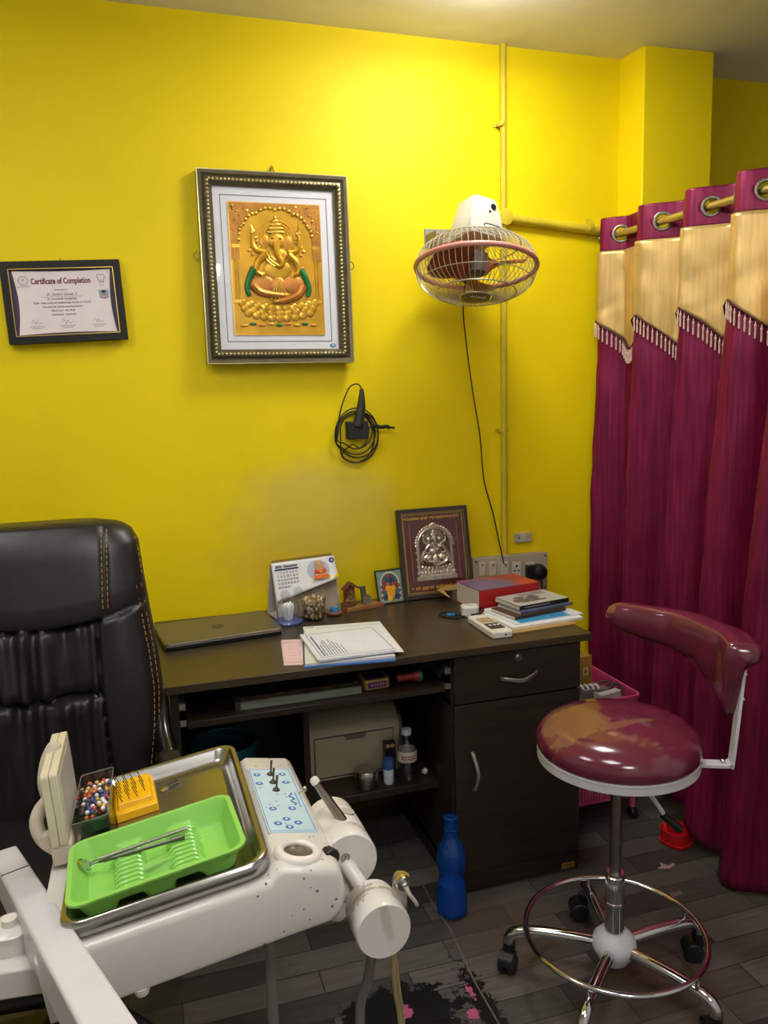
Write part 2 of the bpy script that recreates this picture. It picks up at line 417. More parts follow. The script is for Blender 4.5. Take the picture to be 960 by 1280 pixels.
def deity(mb, cx, cy, w, h, dep, b=0, hi=1, cloth=2, dark=3, scarf=4):
    """seated elephant-headed figure in low relief, box w x h from (cx, cy) upwards"""
    def E(x, y, rx, ry, rz=.5, mi=b, z=0): mb.ball((cx + x * w, cy + y * h, z * dep), (rx * w, ry * h, rz * dep), 14, 8, mi)
    def T(pts, r, mi=b, z=.5): mb.tube([(cx + x * w, cy + y * h, (z if len(p) < 3 else p[2]) * dep) for p in pts for x, y in [p[:2]]], (lambda t: r * w * (1 - .45 * t)), 8, mi, sm=5)
    # halo
    for r in (.235, .2, .165):
        mb.tube([(cx + cos(a) * r * w, cy + (.78 + sin(a) * r * w / h) * h, .12 * dep) for a in [2 * pi * k / 36 for k in range(36)]], .008 * w, 6, hi, closed=True)
    # crown
    for k, (rx, y) in enumerate(((.125, .845), (.105, .88), (.08, .915), (.05, .945), (.022, .975))): E(0, y, rx, .024, .55, hi, .25)
    # head, ears, trunk, tusk, eyes
    E(0, .765, .115, .075, .8, b, .3)
    for s in (-1, 1):
        E(s * .145, .755, .07, .062, .4, b, .2); E(s * .145, .755, .05, .044, .5, cloth, .22)
        E(s * .05, .785, .02, .008, .25, dark, 1.0)
    T([(0, .75, 1.0), (.0, .69, 1.15), (.02, .62, 1.2), (.06, .56, 1.15), (.03, .525, 1.15), (-.02, .54, 1.1)], .05, b)
    # torso, belly, necklaces
    E(0, .60, .16, .105, .8, b, .2); E(0, .50, .19, .11, 1.0, b, .2)
    for k, r in enumerate((.10, .14, .175)):
        T([(-r, .665), (-r * .7, .665 - r * .5), (0, .655 - r * .75), (r * .7, .665 - r * .5), (r, .665)], .012, hi, 1.05)
    # four arms
    for s in (-1, 1):
        T([(s * .15, .655), (s * .26, .68), (s * .30, .75), (s * .29, .82)], .042, b, .4); E(s * .29, .84, .035, .03, .5, hi, .4)
        T([(s * .15, .64), (s * .25, .56), (s * .27, .48), (s * .20, .445)], .05, b, .6); E(s * .20, .445, .045, .035, .6, b, .6)
        T([(s * .29, .85), (s * .31, .90)], .018, hi, .4)
        for q in (.70, .60): E(s * .235, q, .035, .012, .6, hi, .5)
    # legs
    E(-.20, .365, .17, .085, .8, cloth, .3); E(.20, .365, .17, .085, .8, cloth, .3)
    T([(-.32, .35), (-.24, .29), (-.08, .265), (.06, .26)], .06, cloth, .7); T([(.32, .35), (.26, .27), (.12, .22), (.0, .20)], .06, cloth, .8)
    E(.08, .26, .055, .025, .8, b, .9); E(-.03, .20, .055, .022, .8, b, .9)
    E(0, .33, .10, .11, .7, cloth, .6)
    for k in range(-2, 3): T([(.0, .40), (.03 * k, .30), (.05 * k, .22)], .018, hi, 1.1)
    for s in (-1, 1):
        T([(s * .30, .50), (s * .36, .42), (s * .40, .32), (s * .37, .25)], .05, scarf, .45)
    # lotus seat
    for r, y0, n, mi in ((.47, .14, 11, hi), (.44, .09, 9, b), (.40, .045, 9, hi)):
        for k in range(n):
            x = -r + 2 * r * k / (n - 1); E(x, y0 + .05 * (abs(x) / r) ** 2, .055, .042, .5, mi if k % 2 else b, .2)

# --- certificate
def cert():
    c = [at(*p, W - .01) for p in ((0, 328), (149, 325), (160, 424), (12, 432))]
    ctr = (c[0] + c[1] + c[2] + c[3]) / 4
    w = .335; h = .238; roll = radians(2.6)
    t = thing('framed_certificate', 'black framed dental course certificate hanging crooked on the yellow wall', 'certificate')
    t.matrix_world = wallM((ctr.x, W - .014, ctr.z), radians(3), 0, roll)
    Mk = pm('black_frame_wood', (32, 28, 24), rough=.45, var=.15, spec=.3)
    f = MB(); f.ring_prism(rrect(w, h, .002, 1), rrect(w - .042, h - .042, .001, 1), -.008, .012); f.build('frame', Mk, t, bevel=.003)
    f = MB(); f.ring_prism(rrect(w - .040, h - .040, .001, 1), rrect(w - .046, h - .046, .001, 1), .0, .011); f.build('gold_fillet', pm('fillet_gold', (206, 178, 96), rough=.3, metal=.8), t)
    f = MB(); f.bb(-w / 2 + .018, w / 2 - .018, -h / 2 + .018, h / 2 - .018, -.006, .001); f.build('backing', pm('purple_mat', (66, 50, 82), rough=.6), t)
    # paper with concave sides
    pw, ph = w - .06, h - .052
    P = []
    for k in range(9): P.append((-pw / 2 + pw * k / 8, -ph / 2 + .004 * sin(pi * k / 8)))
    for k in range(1, 9): P.append((pw / 2 - .008 * sin(pi * k / 8), -ph / 2 + ph * k / 8))
    for k in range(1, 9): P.append((pw / 2 - pw * k / 8, ph / 2 - .004 * sin(pi * k / 8)))
    for k in range(1, 8): P.append((-pw / 2 + .010 * sin(pi * k / 8), ph / 2 - ph * k / 8))
    f = MB(); f.prism(P, .001, .0018); paper = f.build('certificate_paper', pm('cert_paper', (246, 234, 234), rough=.6, var=.03), t)
    z = .0021
    f = MB(); f.text('Certificate of Completion', .0235, -.005, .061, z, mi=0, bold=.0007, sx=.68)
    f.build('title_lettering', pm('maroon_ink', (112, 22, 44), rough=.6), paper)
    f = MB()
    f.text('Presented to', .007, -.008, .036, z)
    f.text('Dr. Sundara Ganesh. S', .0115, -.008, .0225, z, shear=.35, sx=.8, mi=0)
    f.bb(-.066, .05, .0155, .0161, z - .0002, z)
    for k, s_ in enumerate(('for Successfully Completing', '"BOB - Basic to Broad Implantology, Hands-on Course"', 'Innovation & Clinical Learning Systems', 'March 2nd - 4th, 2018', 'Coimbatore, Tamilnadu')):
        f.text(s_, .0072, -.008, .0095 - k * .0115, z, bold=.00012)
    for sx_ in (-.085, .0, .088):
        f.text('Dr. Director & Founder', .0043, sx_, -.070, z); f.text('Course Director', .0043, sx_, -.075, z)
        f.tube([(sx_ - .015, -.060, z), (sx_ - .010, -.050, z), (sx_ - .004, -.064, z), (sx_, -.054, z), (sx_ + .006, -.062, z), (sx_ + .016, -.058, z)], .0004, 5, sm=5)
    # round seal and tooth outline
    for r in (.014, .011):
        f.tube([(-.109 + r * cos(a), .0645 + r * sin(a), z) for a in [2 * pi * k / 24 for k in range(24)]], .0004, 5, closed=True)
    f.tube([(-.109, .070, z), (-.112, .063, z), (-.106, .063, z), (-.109, .070, z)], .0007, 5)
    f.text('DENTAL ACADEMY', .0042, -.109, .047, z)
    f.tube([(.098, .074, z), (.103, .078, z), (.109, .075, z), (.115, .078, z), (.119, .072, z), (.116, .060, z), (.113, .052, z), (.109, .062, z), (.105, .052, z), (.102, .060, z)], .0007, 5, closed=True, sm=4)
    f.text('B O B', .005, .109, .046, z)
    f.build('printed_text', pm('grey_ink', (84, 70, 74), rough=.6), paper)
    f = MB(); f.bb(.098, .126, .008, .032, z - .0003, z, 0); f.ball((.112, .022, z), (.0055, .0065, .0006), 12, 6, 1); f.ball((.112, .0265, z + .0002), (.0065, .0045, .0006), 12, 6, 2); f.ball((.112, .0105, z), (.011, .0055, .0006), 12, 6, 3)
    f.build('portrait_photo', [pm('photo_blue', (150, 176, 196)), pm('photo_skin', (190, 140, 116)), pm('photo_hair', (40, 34, 32)), pm('photo_shirt', (196, 150, 160))], paper)
    f = MB(); f.bb(-w / 2 + .02, w / 2 - .02, -h / 2 + .02, h / 2 - .02, .0045, .0055); f.build('glass_pane', glass_sheet(), t)
    f = MB(); f.cyl((.0, h / 2 + .006, -.012), (.0, h / 2 + .006, .004), .0015, n=8); f.build('nail', pm('nail_steel', (90, 84, 76), rough=.4, metal=.8), t)
cert()

# --- large gilt relief picture
def gilt():
    c = [at(*p, W - .02) for p in ((245, 210), (434, 222), (438, 455), (258, 455))]
    ctr = (c[0] + c[1] + c[2] + c[3]) / 4
    w = .476; h = .592
    t = thing('framed_picture', 'large framed gold relief of a seated elephant-headed deity on the wall', 'picture')
    t.matrix_world = wallM((ctr.x, W - .026, ctr.z), radians(2), 0, 0)
    Mf = pm('pewter_frame', (104, 94, 70), rough=.35, metal=.55, var=.15, scale=30, coat=.2)
    f = MB()
    prof = [(0, -.014), (0, .014), (.004, .018), (.012, .016), (.018, .010), (.024, .016), (.032, .018), (.040, .008), (.046, .004), (.046, -.004)]
    def loop(ins, z): return [Vector((x * (w / 2 - ins), y * (h / 2 - ins), z)) for x, y in ((-1, -1), (1, -1), (1, 1), (-1, 1))]
    f.rings([loop(i, z) for i, z in prof], True, False)
    f.build('frame', Mf, t, angle=30)
    f = MB()
    ins = .030; W2, H2 = w / 2 - ins, h / 2 - ins
    nx, ny = 34, 44
    for k in range(nx):
        x = -W2 + 2 * W2 * (k + .5) / nx
        for y in (-H2, H2): f.ball((x, y, .018), (.0052, .0052, .004), 8, 6)
    for k in range(ny):
        y = -H2 + 2 * H2 * (k + .5) / ny
        for x in (-W2, W2): f.ball((x, y, .018), (.0052, .0052, .004), 8, 6)
    f.build('beaded_trim', pm('silver_gilt', (196, 186, 130), rough=.28, metal=.85), t)
    f = MB(); f.ring_prism(rrect(w, h, .001, 1), rrect(w - .006, h - .006, .001, 1), .010, .0175); f.build('edge_trim', pm('silver_gilt', (0, 0, 0)), t)
    iw, ih = w - .088, h - .088
    f = MB(); f.bb(-iw / 2, iw / 2, -ih / 2, ih / 2, -.01, -.002); f.build('mount', pm('mount_white', (232, 232, 236), rough=.6, var=.02), t)
    f = MB(); a, b_ = iw / 2 - .024, ih / 2 - .026
    f.ring_prism(rrect(2 * a, 2 * b_, .001, 1), rrect(2 * a - .004, 2 * b_ - .004, .001, 1), -.002, -.0014); f.build('mount_line', M_line, t)
    gw, gh = .288, .405
    f = MB(); f.bb(-gw / 2, gw / 2, -gh / 2, gh / 2, -.004, .0)
    # arch border with scrolls
    A = []
    for k in range(25):
        a = pi * k / 24; A.append((-cos(a) * gw * .41, .09 + sin(a) * .095 + .006 * abs(sin(a * 6))))
    outer = [(-gw / 2, .09), (-gw / 2, gh / 2), (gw / 2, gh / 2), (gw / 2, .09)]
    for k in range(24):
        x0_, y0_ = A[k]; x1_, y1_ = A[k + 1]
        f.add([(x0_, y0_, .0035), (x1_, y1_, .0035), (x1_, gh / 2, .0035), (x0_, gh / 2, .0035)], [(0, 1, 2, 3)], 2)
        f.ball((x0_, y0_, .003), (.006, .006, .003), 8, 6, 1)
    f.bb(-gw / 2, -gw * .41, .03, gh / 2, 0, .0035, 2); f.bb(gw * .41, gw / 2, .03, gh / 2, 0, .0035, 2)
    rnd = random.Random(3)
    for k in range(110):
        x = rnd.uniform(-gw / 2 + .008, gw / 2 - .008); y = rnd.uniform(.11, gh / 2 - .006)
        xx = abs(x) / (gw * .41)
        lim = .10 + .095 * math.sqrt(max(0, 1 - xx * xx)) if xx < 1 else .06
        if y > lim + .01: f.ball((x, y, .0035), (rnd.uniform(.003, .007), rnd.uniform(.002, .006), .0025), 8, 5, rnd.choice((1, 2, 2)))
    for s_ in (-1, 1):
        for q in (.43, .46): f.cyl((s_ * gw * q, -.10, .001), (s_ * gw * q, .07, .001), .0028, n=8, mi=0)
        for y in (.07, -.10): f.bb(s_ * gw * .445 - .012, s_ * gw * .445 + .012, y - .005, y + .005, 0, .004, 1)
    # halo, lamp on chain, floor line
    deity(f, 0, -gh / 2 + .035, .25, .335, .006, 0, 1, 3, 4, 5)
    f.cyl((.075, .16, .002), (.075, .12, .002), .001, n=6, mi=1); f.ball((.075, .112, .002), (.008, .006, .003), 10, 6, 1)
    for k in range(9):
        f.ball((-.115 + k * .028, -gh / 2 + .028 + .004 * (k % 2), .002), (.012, .005, .003), 10, 6, (1, 5, 3)[k % 3])
    for s_ in (-1, 1):
        for k in range(10):
            f.ball((s_ * (.075 + .012 * sin(k * 1.3)), -.02 + k * .013, .001), (.007, .006, .0025), 8, 5, (1, 0, 3)[k % 3])
    f.build('gold_relief', [M_gold, M_gold2, M_goldr, M_rose, M_line, M_green], t)
    f = MB(); f.ring_prism(rrect(gw + .006, gh + .006, .001, 1), rrect(gw, gh, .001, 1), -.002, .001); f.build('relief_edge', M_gold2, t)
    f = MB(); f.ball((iw / 2 - .022, -ih / 2 + .013, -.0018), (.011, .007, .0008), 16, 6); f.ball((iw / 2 - .022, -ih / 2 + .013, -.0013), (.006, .0035, .0008), 12, 6, 1)
    f.build('sticker', [pm('sticker_blue', (70, 150, 205)), pm('sticker_green', (170, 205, 150))], t)
    f = MB(); f.bb(-w / 2 + .044, w / 2 - .044, -h / 2 + .044, h / 2 - .044, .0095, .0105); f.build('glass_pane', glass_sheet(), t)
    Mr = pm('brass_wire', (140, 120, 60), rough=.35, metal=.8)
    for x, y in ((w / 2 + .009, -.01 + .03), (-w / 2 - .009, .04)):
        f = MB(); f.tube([(x + .010 * cos(a), y + .012 * sin(a), -.012) for a in [2 * pi * k / 16 for k in range(16)]], .0016, 6, closed=True); f.build('hanging_ring', Mr, t)
    f = MB(); f.tube([(-.008, h / 2 - .004, -.01), (-.004, h / 2 + .02, -.008), (.002, h / 2 + .022, -.006), (.008, h / 2 - .004, -.01)], .002, 6, sm=4); f.cyl((0, h / 2 + .02, -.024), (0, h / 2 + .012, .006), .002, n=8)
    f.build('hook', Mr, t)
gilt()
# ---------------------------------------------------------------- wall fan
M_fwhite = pm('aged_white_plastic', (198, 195, 180), rough=.45, var=.1, scale=12, bump=.1)
M_wire = pm('grey_wire', (186, 180, 160), rough=.35, metal=.5)
M_black = pm('black_plastic', (22, 22, 24), rough=.42, var=.2)
M_chrome = pm('chrome', (205, 205, 208), rough=.12, metal=1, var=.04)
M_steel = pm('brushed_steel', (176, 172, 164), rough=.28, metal=1, var=.06, stretch=(1, 14, 1))
def fan():
    C = at(595, 334, 2.36)
    el = radians(79.5); a = Vector((-.10, -cos(el), -sin(el))).normalized()
    x = (Vector((1, 0, .0)) - a * a.x).normalized(); y = a.cross(x)
    t = thing('wall_fan', 'white wall fan with pink rimmed wire cage tilted downward', 'fan')
    t.matrix_world = Matrix(((x.x, y.x, a.x, C.x), (x.y, y.y, a.y, C.y), (x.z, y.z, a.z, C.z), (0, 0, 0, 1)))
    R = .190
    front = [(R, 0), (R * .985, .026), (R * .93, .050), (R * .78, .074), (R * .55, .089), (R * .3, .096), (.05, .098)]
    back = [(R, 0), (R * .98, -.025), (R * .90, -.05), (R * .72, -.072), (R * .5, -.084), (.07, -.088)]
    g = MB(); n = 60
    for k in range(n):
        th = 2 * pi * k / n
        g.tube([(r * cos(th), r * sin(th), z) for r, z in front], .0012, 5, sm=2)
        th2 = th + pi / n
        g.tube([(r * cos(th + .35 * (1 - r / R)), r * sin(th + .35 * (1 - r / R)), z) for r, z in back], .0012, 5, sm=2)
    for r, z, rr in ((R * .66, .0835, .0022), (.052, .098, .002), (R * .93, .0505, .0014)):
        g.tube([(r * cos(2 * pi * k / 48), r * sin(2 * pi * k / 48), z) for k in range(48)], rr, 6, closed=True)
    for r, z in ((R * .74, -.071), (.07, -.089)):
        g.tube([(r * cos(2 * pi * k / 48), r * sin(2 * pi * k / 48), z) for k in range(48)], .002, 6, closed=True)
    g.build('wire_guard', M_wire, t)
    g = MB(); g.tube([(R * cos(2 * pi * k / 72), R * sin(2 * pi * k / 72), 0) for k in range(72)], .0082, 10, closed=True)
    g.build('rim_band', pm('pink_rim', (208, 140, 126), rough=.4, var=.1), t)
    Mb = pm('red_brown_blade', (142, 62, 40), rough=.35, var=.12)
    for k in range(3):
        b = MB(); th0 = 2 * pi * k / 3 + .52
        def fn(u, v):
            r = .035 + .132 * v
            wv = (.34 + .62 * sin(pi * min(1, v * .8 + .12))) * (1 if v < .85 else math.sqrt(max(0, 1 - ((v - .85) / .16) ** 2)) * .8 + .2)
            th = th0 + (u - .5) * wv * 1.75 + .25 * v
            return Vector((r * cos(th), r * sin(th), (u - .5) * .075 * (1 - .3 * v)))
        b.grid(fn, 10, 10); b.build('blade', Mb, t, solid=.0025)
    b = MB(); b.lathe([(0, .03), (.02, .029), (.034, .02), (.037, 0), (.037, -.04)], n=24); b.build('blade_hub', pm('hub_grey', (96, 84, 70), rough=.5), t)
    b = MB(); b.lathe([(0, .104), (.03, .103), (.046, .099), (.047, .096), (0, .096)], n=32); bd = b.build('guard_badge', pm('badge_olive', (120, 104, 62), rough=.5), t)
    b = MB(); r = random.Random(2)
    for k in range(5): b.tube([(-.024 + k * .01, .016, .1042), (-.020 + k * .01, .030, .1038), (-.016 + k * .01, .017, .1042)], .0013, 5)
    b.build('badge_lettering', pm('badge_print', (226, 226, 226)), bd)
    # motor housing
    m = MB(); mr = radians(-14); rot = Matrix.Rotation(mr, 3, 'Z')
    R_ = []
    for z, w, d, yo in ((-.084, .126, .12, .0), (-.097, .13, .125, .0), (-.138, .122, .118, .002), (-.182, .102, .10, .004), (-.205, .092, .090, .004), (-.211, .080, .078, .004)):
        R_.append([rot @ Vector((px, py + yo, z)) for px, py in rrect(w, d, .013, 3)])
    m.rings(R_); mh = m.build('motor_housing', M_fwhite, t, angle=28)
    m = MB(); m.cyl(rot @ Vector((.024, .042, -.178)), rot @ Vector((.024, .058, -.180)), .0095, n=16); m.build('control_knob', M_black, mh)
    m = MB(); m.cyl(rot @ Vector((.008, .05, -.160)), rot @ Vector((.008, .0605, -.160)), .004, n=12); m.build('screw', pm('rusty_screw', (90, 70, 50), metal=.6), mh)
    m = MB(); m.tube([rot @ Vector(p) for p in ((-.018, .066, -.10), (-.018, .072, -.112), (.05, .072, -.108), (.055, .064, -.09))], .0018, 6, sm=3); m.build('carry_loop', pm('dark_wire', (70, 66, 58), metal=.7, rough=.4), t)
    # bracket arm to the wall (world -> local)
    inv = t.matrix_world.inverted()
    b0 = at(553, 294, 2.52)
    m = MB(); m.M = inv
    m.bb(b0.x - .035, b0.x + .19, W - .006, W, b0.z - .03, b0.z + .035)
    m.bb(b0.x - .03, b0.x + .03, 2.50, W, b0.z - .002, b0.z + .002); m.bb(b0.x - .03, b0.x - .026, 2.50, W, b0.z - .016, b0.z + .014)
    m.cyl((b0.x + .085, 2.42, b0.z + .015), (b0.x + .085, W, b0.z + .0), .022, n=16)
    m.build('wall_bracket', pm('bracket_grey', (150, 146, 130), rough=.5, metal=.3), t, bevel=.001)
    # cord
    m = MB(); m.M = inv
    pts = [C - a * .09 + Vector((.0, .05, -.04))] + [at(x, y, Y) for x, y, Y in ((579, 378, 2.50), (583, 430, 2.545), (591, 490, 2.57), (600, 545, 2.58), (605, 600, 2.585), (616, 640, 2.585), (624, 678, 2.58), (630, 705, 2.555))]
    m.tube(pts, .0024, 8, sm=8); m.build('power_cord', M_black, t)
fan()

# ---------------------------------------------------------------- black sensor handpiece with coiled cable
def coil():
    t = thing('coiled_cable', 'black handpiece in a wall holder with a hanging coil of black cable', 'cable', (at(447, 538, W)))
    o = t.location
    q = lambda x, y, off=.01: at(x, y, W - off) - o
    Mc = pm('black_rubber_cable', (26, 26, 26), rough=.45)
    m = MB(); a = q(432, 527); b = q(459, 548)
    m.bb(a.x, b.x, -.035, 0, b.z, a.z); m.build('holder', pm('holder_black', (38, 36, 34), rough=.5), t, bevel=.004)
    m = MB(); m.tube([q(447, 533, .03), q(451, 512, .03), q(452, 498, .032), q(452, 486, .034)], lambda u: .0175 - .012 * u ** 1.6, 14, sm=4); m.build('handpiece', pm('handpiece_grey', (52, 50, 46), rough=.4, var=.2, scale=60), t)
    m = MB()
    pts = [q(452, 486, .034), q(447, 480, .03), q(437, 484, .02), q(429, 502, .012), q(424, 522, .012)]
    for L, (cx_, cy_, rx, ry) in enumerate(((445, 541, 24, 27), (446, 544, 27, 34), (445, 539, 20, 22), (447, 543, 26, 29), (444, 546, 24, 32))):
        for k in range(12):
            a = radians(195 - 30 * k)
            pts.append(q(cx_ + rx * cos(a), cy_ - ry * sin(a), .008 + .005 * ((L * 3 + k // 4) % 5)))
    pts += [q(440, 556, .03), q(450, 560, .034), q(459, 550, .036), q(462, 534, .03), q(470, 532, .03)]
    m.tube(pts, .0024, 8, sm=5); m.build('cable', Mc, t)
    m = MB(); m.tube([q(469, 532, .03), q(476, 534, .03), q(484, 533, .03), q(487, 535, .03)], .0068, 10); m.cyl(q(486, 534, .03), q(493, 535, .03), .0042, n=10); m.build('plug', Mc, t)
coil()

# ---------------------------------------------------------------- switchboard and small wall plate
def switchboard():
    a, b = at(590, 698, W - .02), at(683, 737, W - .02)
    t = thing('switchboard', 'long grey switchboard with white switches behind the desk', 'switchboard', (a.x, W, b.z))
    w, h = b.x - a.x, a.z - b.z
    Mp = pm('switchboard_grey', (176, 166, 140), rough=.5, var=.12, scale=8)
    m = MB(); m.bb(0, w, -.03, 0, 0, h); m.build('plate', Mp, t, bevel=.004)
    Ms = pm('switch_white', (206, 200, 186), rough=.4)
    for px in (602, 616, 631, 663):
        p = at(px, 711, W - .035) - t.location
        m = MB(); m.hexa([(p.x - .013, -.035, p.z - .026), (p.x + .013, -.035, p.z - .026), (p.x + .013, -.03, p.z - .026), (p.x - .013, -.03, p.z - .026)],
                         [(p.x - .013, -.042, p.z + .026), (p.x + .013, -.042, p.z + .026), (p.x + .013, -.03, p.z + .026), (p.x - .013, -.03, p.z + .026)])
        sw = m.build('switch', Ms, t, bevel=.002)
        m = MB(); m.bb(p.x - .003, p.x + .003, -.0425, -.040, p.z + .012, p.z + .018); m.build('indicator', pm('indicator_red', (120, 50, 40)), sw)
    p = at(646, 712, W - .035) - t.location
    m = MB(); m.bb(p.x - .017, p.x + .017, -.035, -.03, p.z - .028, p.z + .028); so = m.build('socket', Ms, t, bevel=.002)
    m = MB()
    for dx, dz, r in ((0, .013, .0045), (-.008, -.004, .0035), (.008, -.004, .0035)): m.cyl((p.x + dx, -.0355, p.z + dz), (p.x + dx, -.034, p.z + dz), r, n=12)
    m.build('socket_hole', pm('hole_black', (16, 14, 12)), so)
    for x, z in ((.012, .012), (w - .012, .012), (.012, h - .012), (w - .012, h - .012)):
        m = MB(); m.cyl((x, -.0315, z), (x, -.03, z), .004, n=10); m.build('screw', pm('rusty_screw', (0, 0, 0)), t)
    p = at(187, 851, W)
    sk = thing('wall_socket', 'small yellowed socket box on the wall between black chair and desk', 'socket', (p.x, W, p.z))
    m = MB(); m.bb(-.035, .035, -.03, 0, -.04, .022); m.build('socket_body', pm('socket_yellowed', (176, 164, 110), rough=.5), sk, bevel=.004)
    m = MB(); m.bb(-.02, .02, -.033, -.03, -.026, .010); m.build('socket_plate', pm('plate_grey', (186, 178, 160), rough=.5), sk, bevel=.001)
    q = at(676, 716, W - .06)
    pl = thing('power_plug', 'round black power plug in the right end of the switchboard', 'plug', (q.x, W - .031, q.z))
    m = MB(); m.lathe([(0, 0), (.03, 0), (.031, .018), (.026, .034), (.012, .040), (0, .041)], (0, 0, 0), (0, -1, 0), 24)
    m.box((-.03, -.012, .004), (.04, .022, .05)); m.build('plug_body', M_black, pl, bevel=.002)
    m = MB(); m.tube([(0, -.03, -.02), (0, -.038, -.05), (.004, -.03, -.11), (.008, -.02, -.14)], .004, 8, sm=4); m.build('cord', M_black, pl)
    p = at(654, 672, W - .01)
    t2 = thing('cover_plate', 'small grey blank cover plate on the wall above the switchboard', 'cover plate', (p.x, W, p.z))
    m = MB(); m.bb(-.034, .034, -.012, 0, -.018, .018); m.build('plate', pm('plate_grey', (186, 178, 160), rough=.5), t2, bevel=.003)
    for x in (-.018, .018): m = MB(); m.cyl((x, -.0125, 0), (x, -.011, 0), .004, n=10); m.build('screw', M_steel, t2)
switchboard()

# ---------------------------------------------------------------- curtain on a rod
M_maroon = pm('maroon_satin', (124, 24, 64), rough=.34, metal=.4, var=.32, scale=12, stretch=(8, 8, .3), spec=.45, bump=.15, bscale=30)
M_valance = pm('gold_satin', (214, 180, 112), rough=.33, var=.12, scale=14, stretch=(8, 8, .4), metal=.5, bump=.2, bscale=40)
ZR = 2.005
def rod_x(Y): return 1.672 + (2.55 - Y) * .105
KN = [2.565, 2.362, 2.15, 1.95, 1.745, 1.54, 1.33, 1.12]
def curtain():
    t = thing('curtain', 'maroon satin eyelet curtain with gold valance and tassel fringe', 'curtain', (1.62, 1.9, 0))
    o = t.location
    r = MB(); P0 = Vector((rod_x(2.59) - .004, 2.585, ZR)); P1 = Vector((rod_x(.97), .97, ZR))
    rd = thing('curtain_rod', 'long brass curtain rod carrying the maroon curtain', 'curtain rod', P0)
    r.cyl((0, 0, 0), P1 - P0, .0125, n=18); r.build('rod', pm('aged_brass', (196, 182, 120), rough=.25, metal=.8, var=.1), rd)
    r = MB(); r.lathe([(.0, .0), (.03, .0), (.03, .006), (.02, .012), (.018, .05), (0, .05)], Vector((0, .015, 0)), (0.0, -1, 0), 20); r.build('wall_socket', pm('aged_brass', (0, 0, 0)), rd)
    def interp(tab, y):
        for (y0, a), (y1, b) in zip(tab, tab[1:]):
            if y0 >= y >= y1: return a + (b - a) * (y0 - y) / (y0 - y1)
        return tab[0][1] if y > tab[0][0] else tab[-1][1]
    XB = [(2.6, 1.635), (2.2, 1.635), (2.0, 1.60), (1.85, 1.565), (1.65, 1.575), (1.4, 1.62), (1.1, 1.66)]
    ZB = [(2.6, .08), (2.1, .08), (1.95, .075), (1.85, .012), (1.1, .012)]
    NP = len(KN) - 1
    def pos(s, z, off=0):
        """s = 0..NP pleat coordinate, z world height"""
        k = min(int(s), NP - 1); ph = s - k
        Y = KN[k] + (KN[k + 1] - KN[k]) * ph
        h = 1 - z / 2.06
        xb = .012 * min(1, max(0, h - .02) * 8) + rod_x(Y) * (1 - h) + interp(XB, Y) * h
        A = .045 + .016 * sin(pi * min(1, max(h, 0))) + .006 * sin(k * 2.3) * h
        x = xb - A * cos(2 * pi * ph) - .008 * h * cos(4 * pi * ph + k)
        if h > .12: x += .007 * min(1, (h - .12) * 4) * noise.noise(Vector((s * 3.1, z * 1.3, 4)))
        if h > .03: x += .021 * min(1, (h - .03) * 6) * noise.noise(Vector((s * 5.3 + .5 * z, z * .45, 14)))
        if h > .06: x += .005 * noise.noise(Vector((s * 5 + z * 6, z * 7 - s * 3, 1)))
        if Y > 2.36: x = min(x, 1.695 - (1.0 - h) * .002)
        yy = Y + .03 * h * noise.noise(Vector((s * .9, z * .7, 9)))
        return Vector((x - off, yy, z)) - o
    ZT, ZBAND = ZR + .06, ZR - .055
    def zval(s):
        ph = s - int(s); tri = ph / .5 if ph < .5 else (1 - ph) / .5
        tri = min(1, tri * 1.12)
        return 1.705 - .105 * (tri ** 1.15)
    NS = NP * 30
    eye = [k + f for k in range(NP) for f in (.25, .75)]
    # top band with real holes
    b = MB(); NV = 22
    vs = [pos(i / 30, ZT + (ZBAND - ZT) * j / NV) for j in range(NV + 1) for i in range(NS + 1)]
    EC = [pos(e, ZR) for e in eye]
    fs = []
    for j in range(NV):
        for i in range(NS):
            q = (j * (NS + 1) + i, j * (NS + 1) + i + 1, (j + 1) * (NS + 1) + i + 1, (j + 1) * (NS + 1) + i)
            c = sum((vs[k] for k in q), Vector()) / 4
            if min((c - e).length for e in EC) < .0265: continue
            fs.append(q)
    b.add(vs, fs); b.build('heading_band', M_maroon, t, solid=.003)
    def vrel(s, v):
        a = .009 * noise.noise(Vector((s * 4.2, v * .5, 31))) * min(1, v * 3 + .2)
        k = int(s); q = (s - k) * 1.6 + v * (.8 if k % 2 else 1.5)
        return a + .005 * noise.noise(Vector((q * 5 + k * 7, (v - (s - k)) * 1.2, 3 + k))) * max(0, v - .25) * 1.6
    b = MB(); NV = 24
    b.add([pos(i / 30, ZBAND + (zval(i / 30) - ZBAND) * j / NV, .010 + vrel(i / 30, j / NV)) for j in range(NV + 1) for i in range(NS + 1)],
          [(j * (NS + 1) + i, j * (NS + 1) + i + 1, (j + 1) * (NS + 1) + i + 1, (j + 1) * (NS + 1) + i) for j in range(NV) for i in range(NS)])
    b.build('valance', M_valance, t, solid=.002)
    b = MB(); NV = 70
    def zb(s):
        k = min(int(s), NP - 1); Y = KN[k] + (KN[k + 1] - KN[k]) * (s - k); return interp(ZB, Y)
    b.add([pos(i / 30, ZBAND + (zb(i / 30) - ZBAND) * j / NV) for j in range(NV + 1) for i in range(NS + 1)],
          [(j * (NS + 1) + i, j * (NS + 1) + i + 1, (j + 1) * (NS + 1) + i + 1, (j + 1) * (NS + 1) + i) for j in range(NV) for i in range(NS)])
    b.build('drape', M_maroon, t, solid=.003)
    # eyelets
    Me = pm('eyelet_metal', (132, 124, 108), rough=.3, metal=.8)
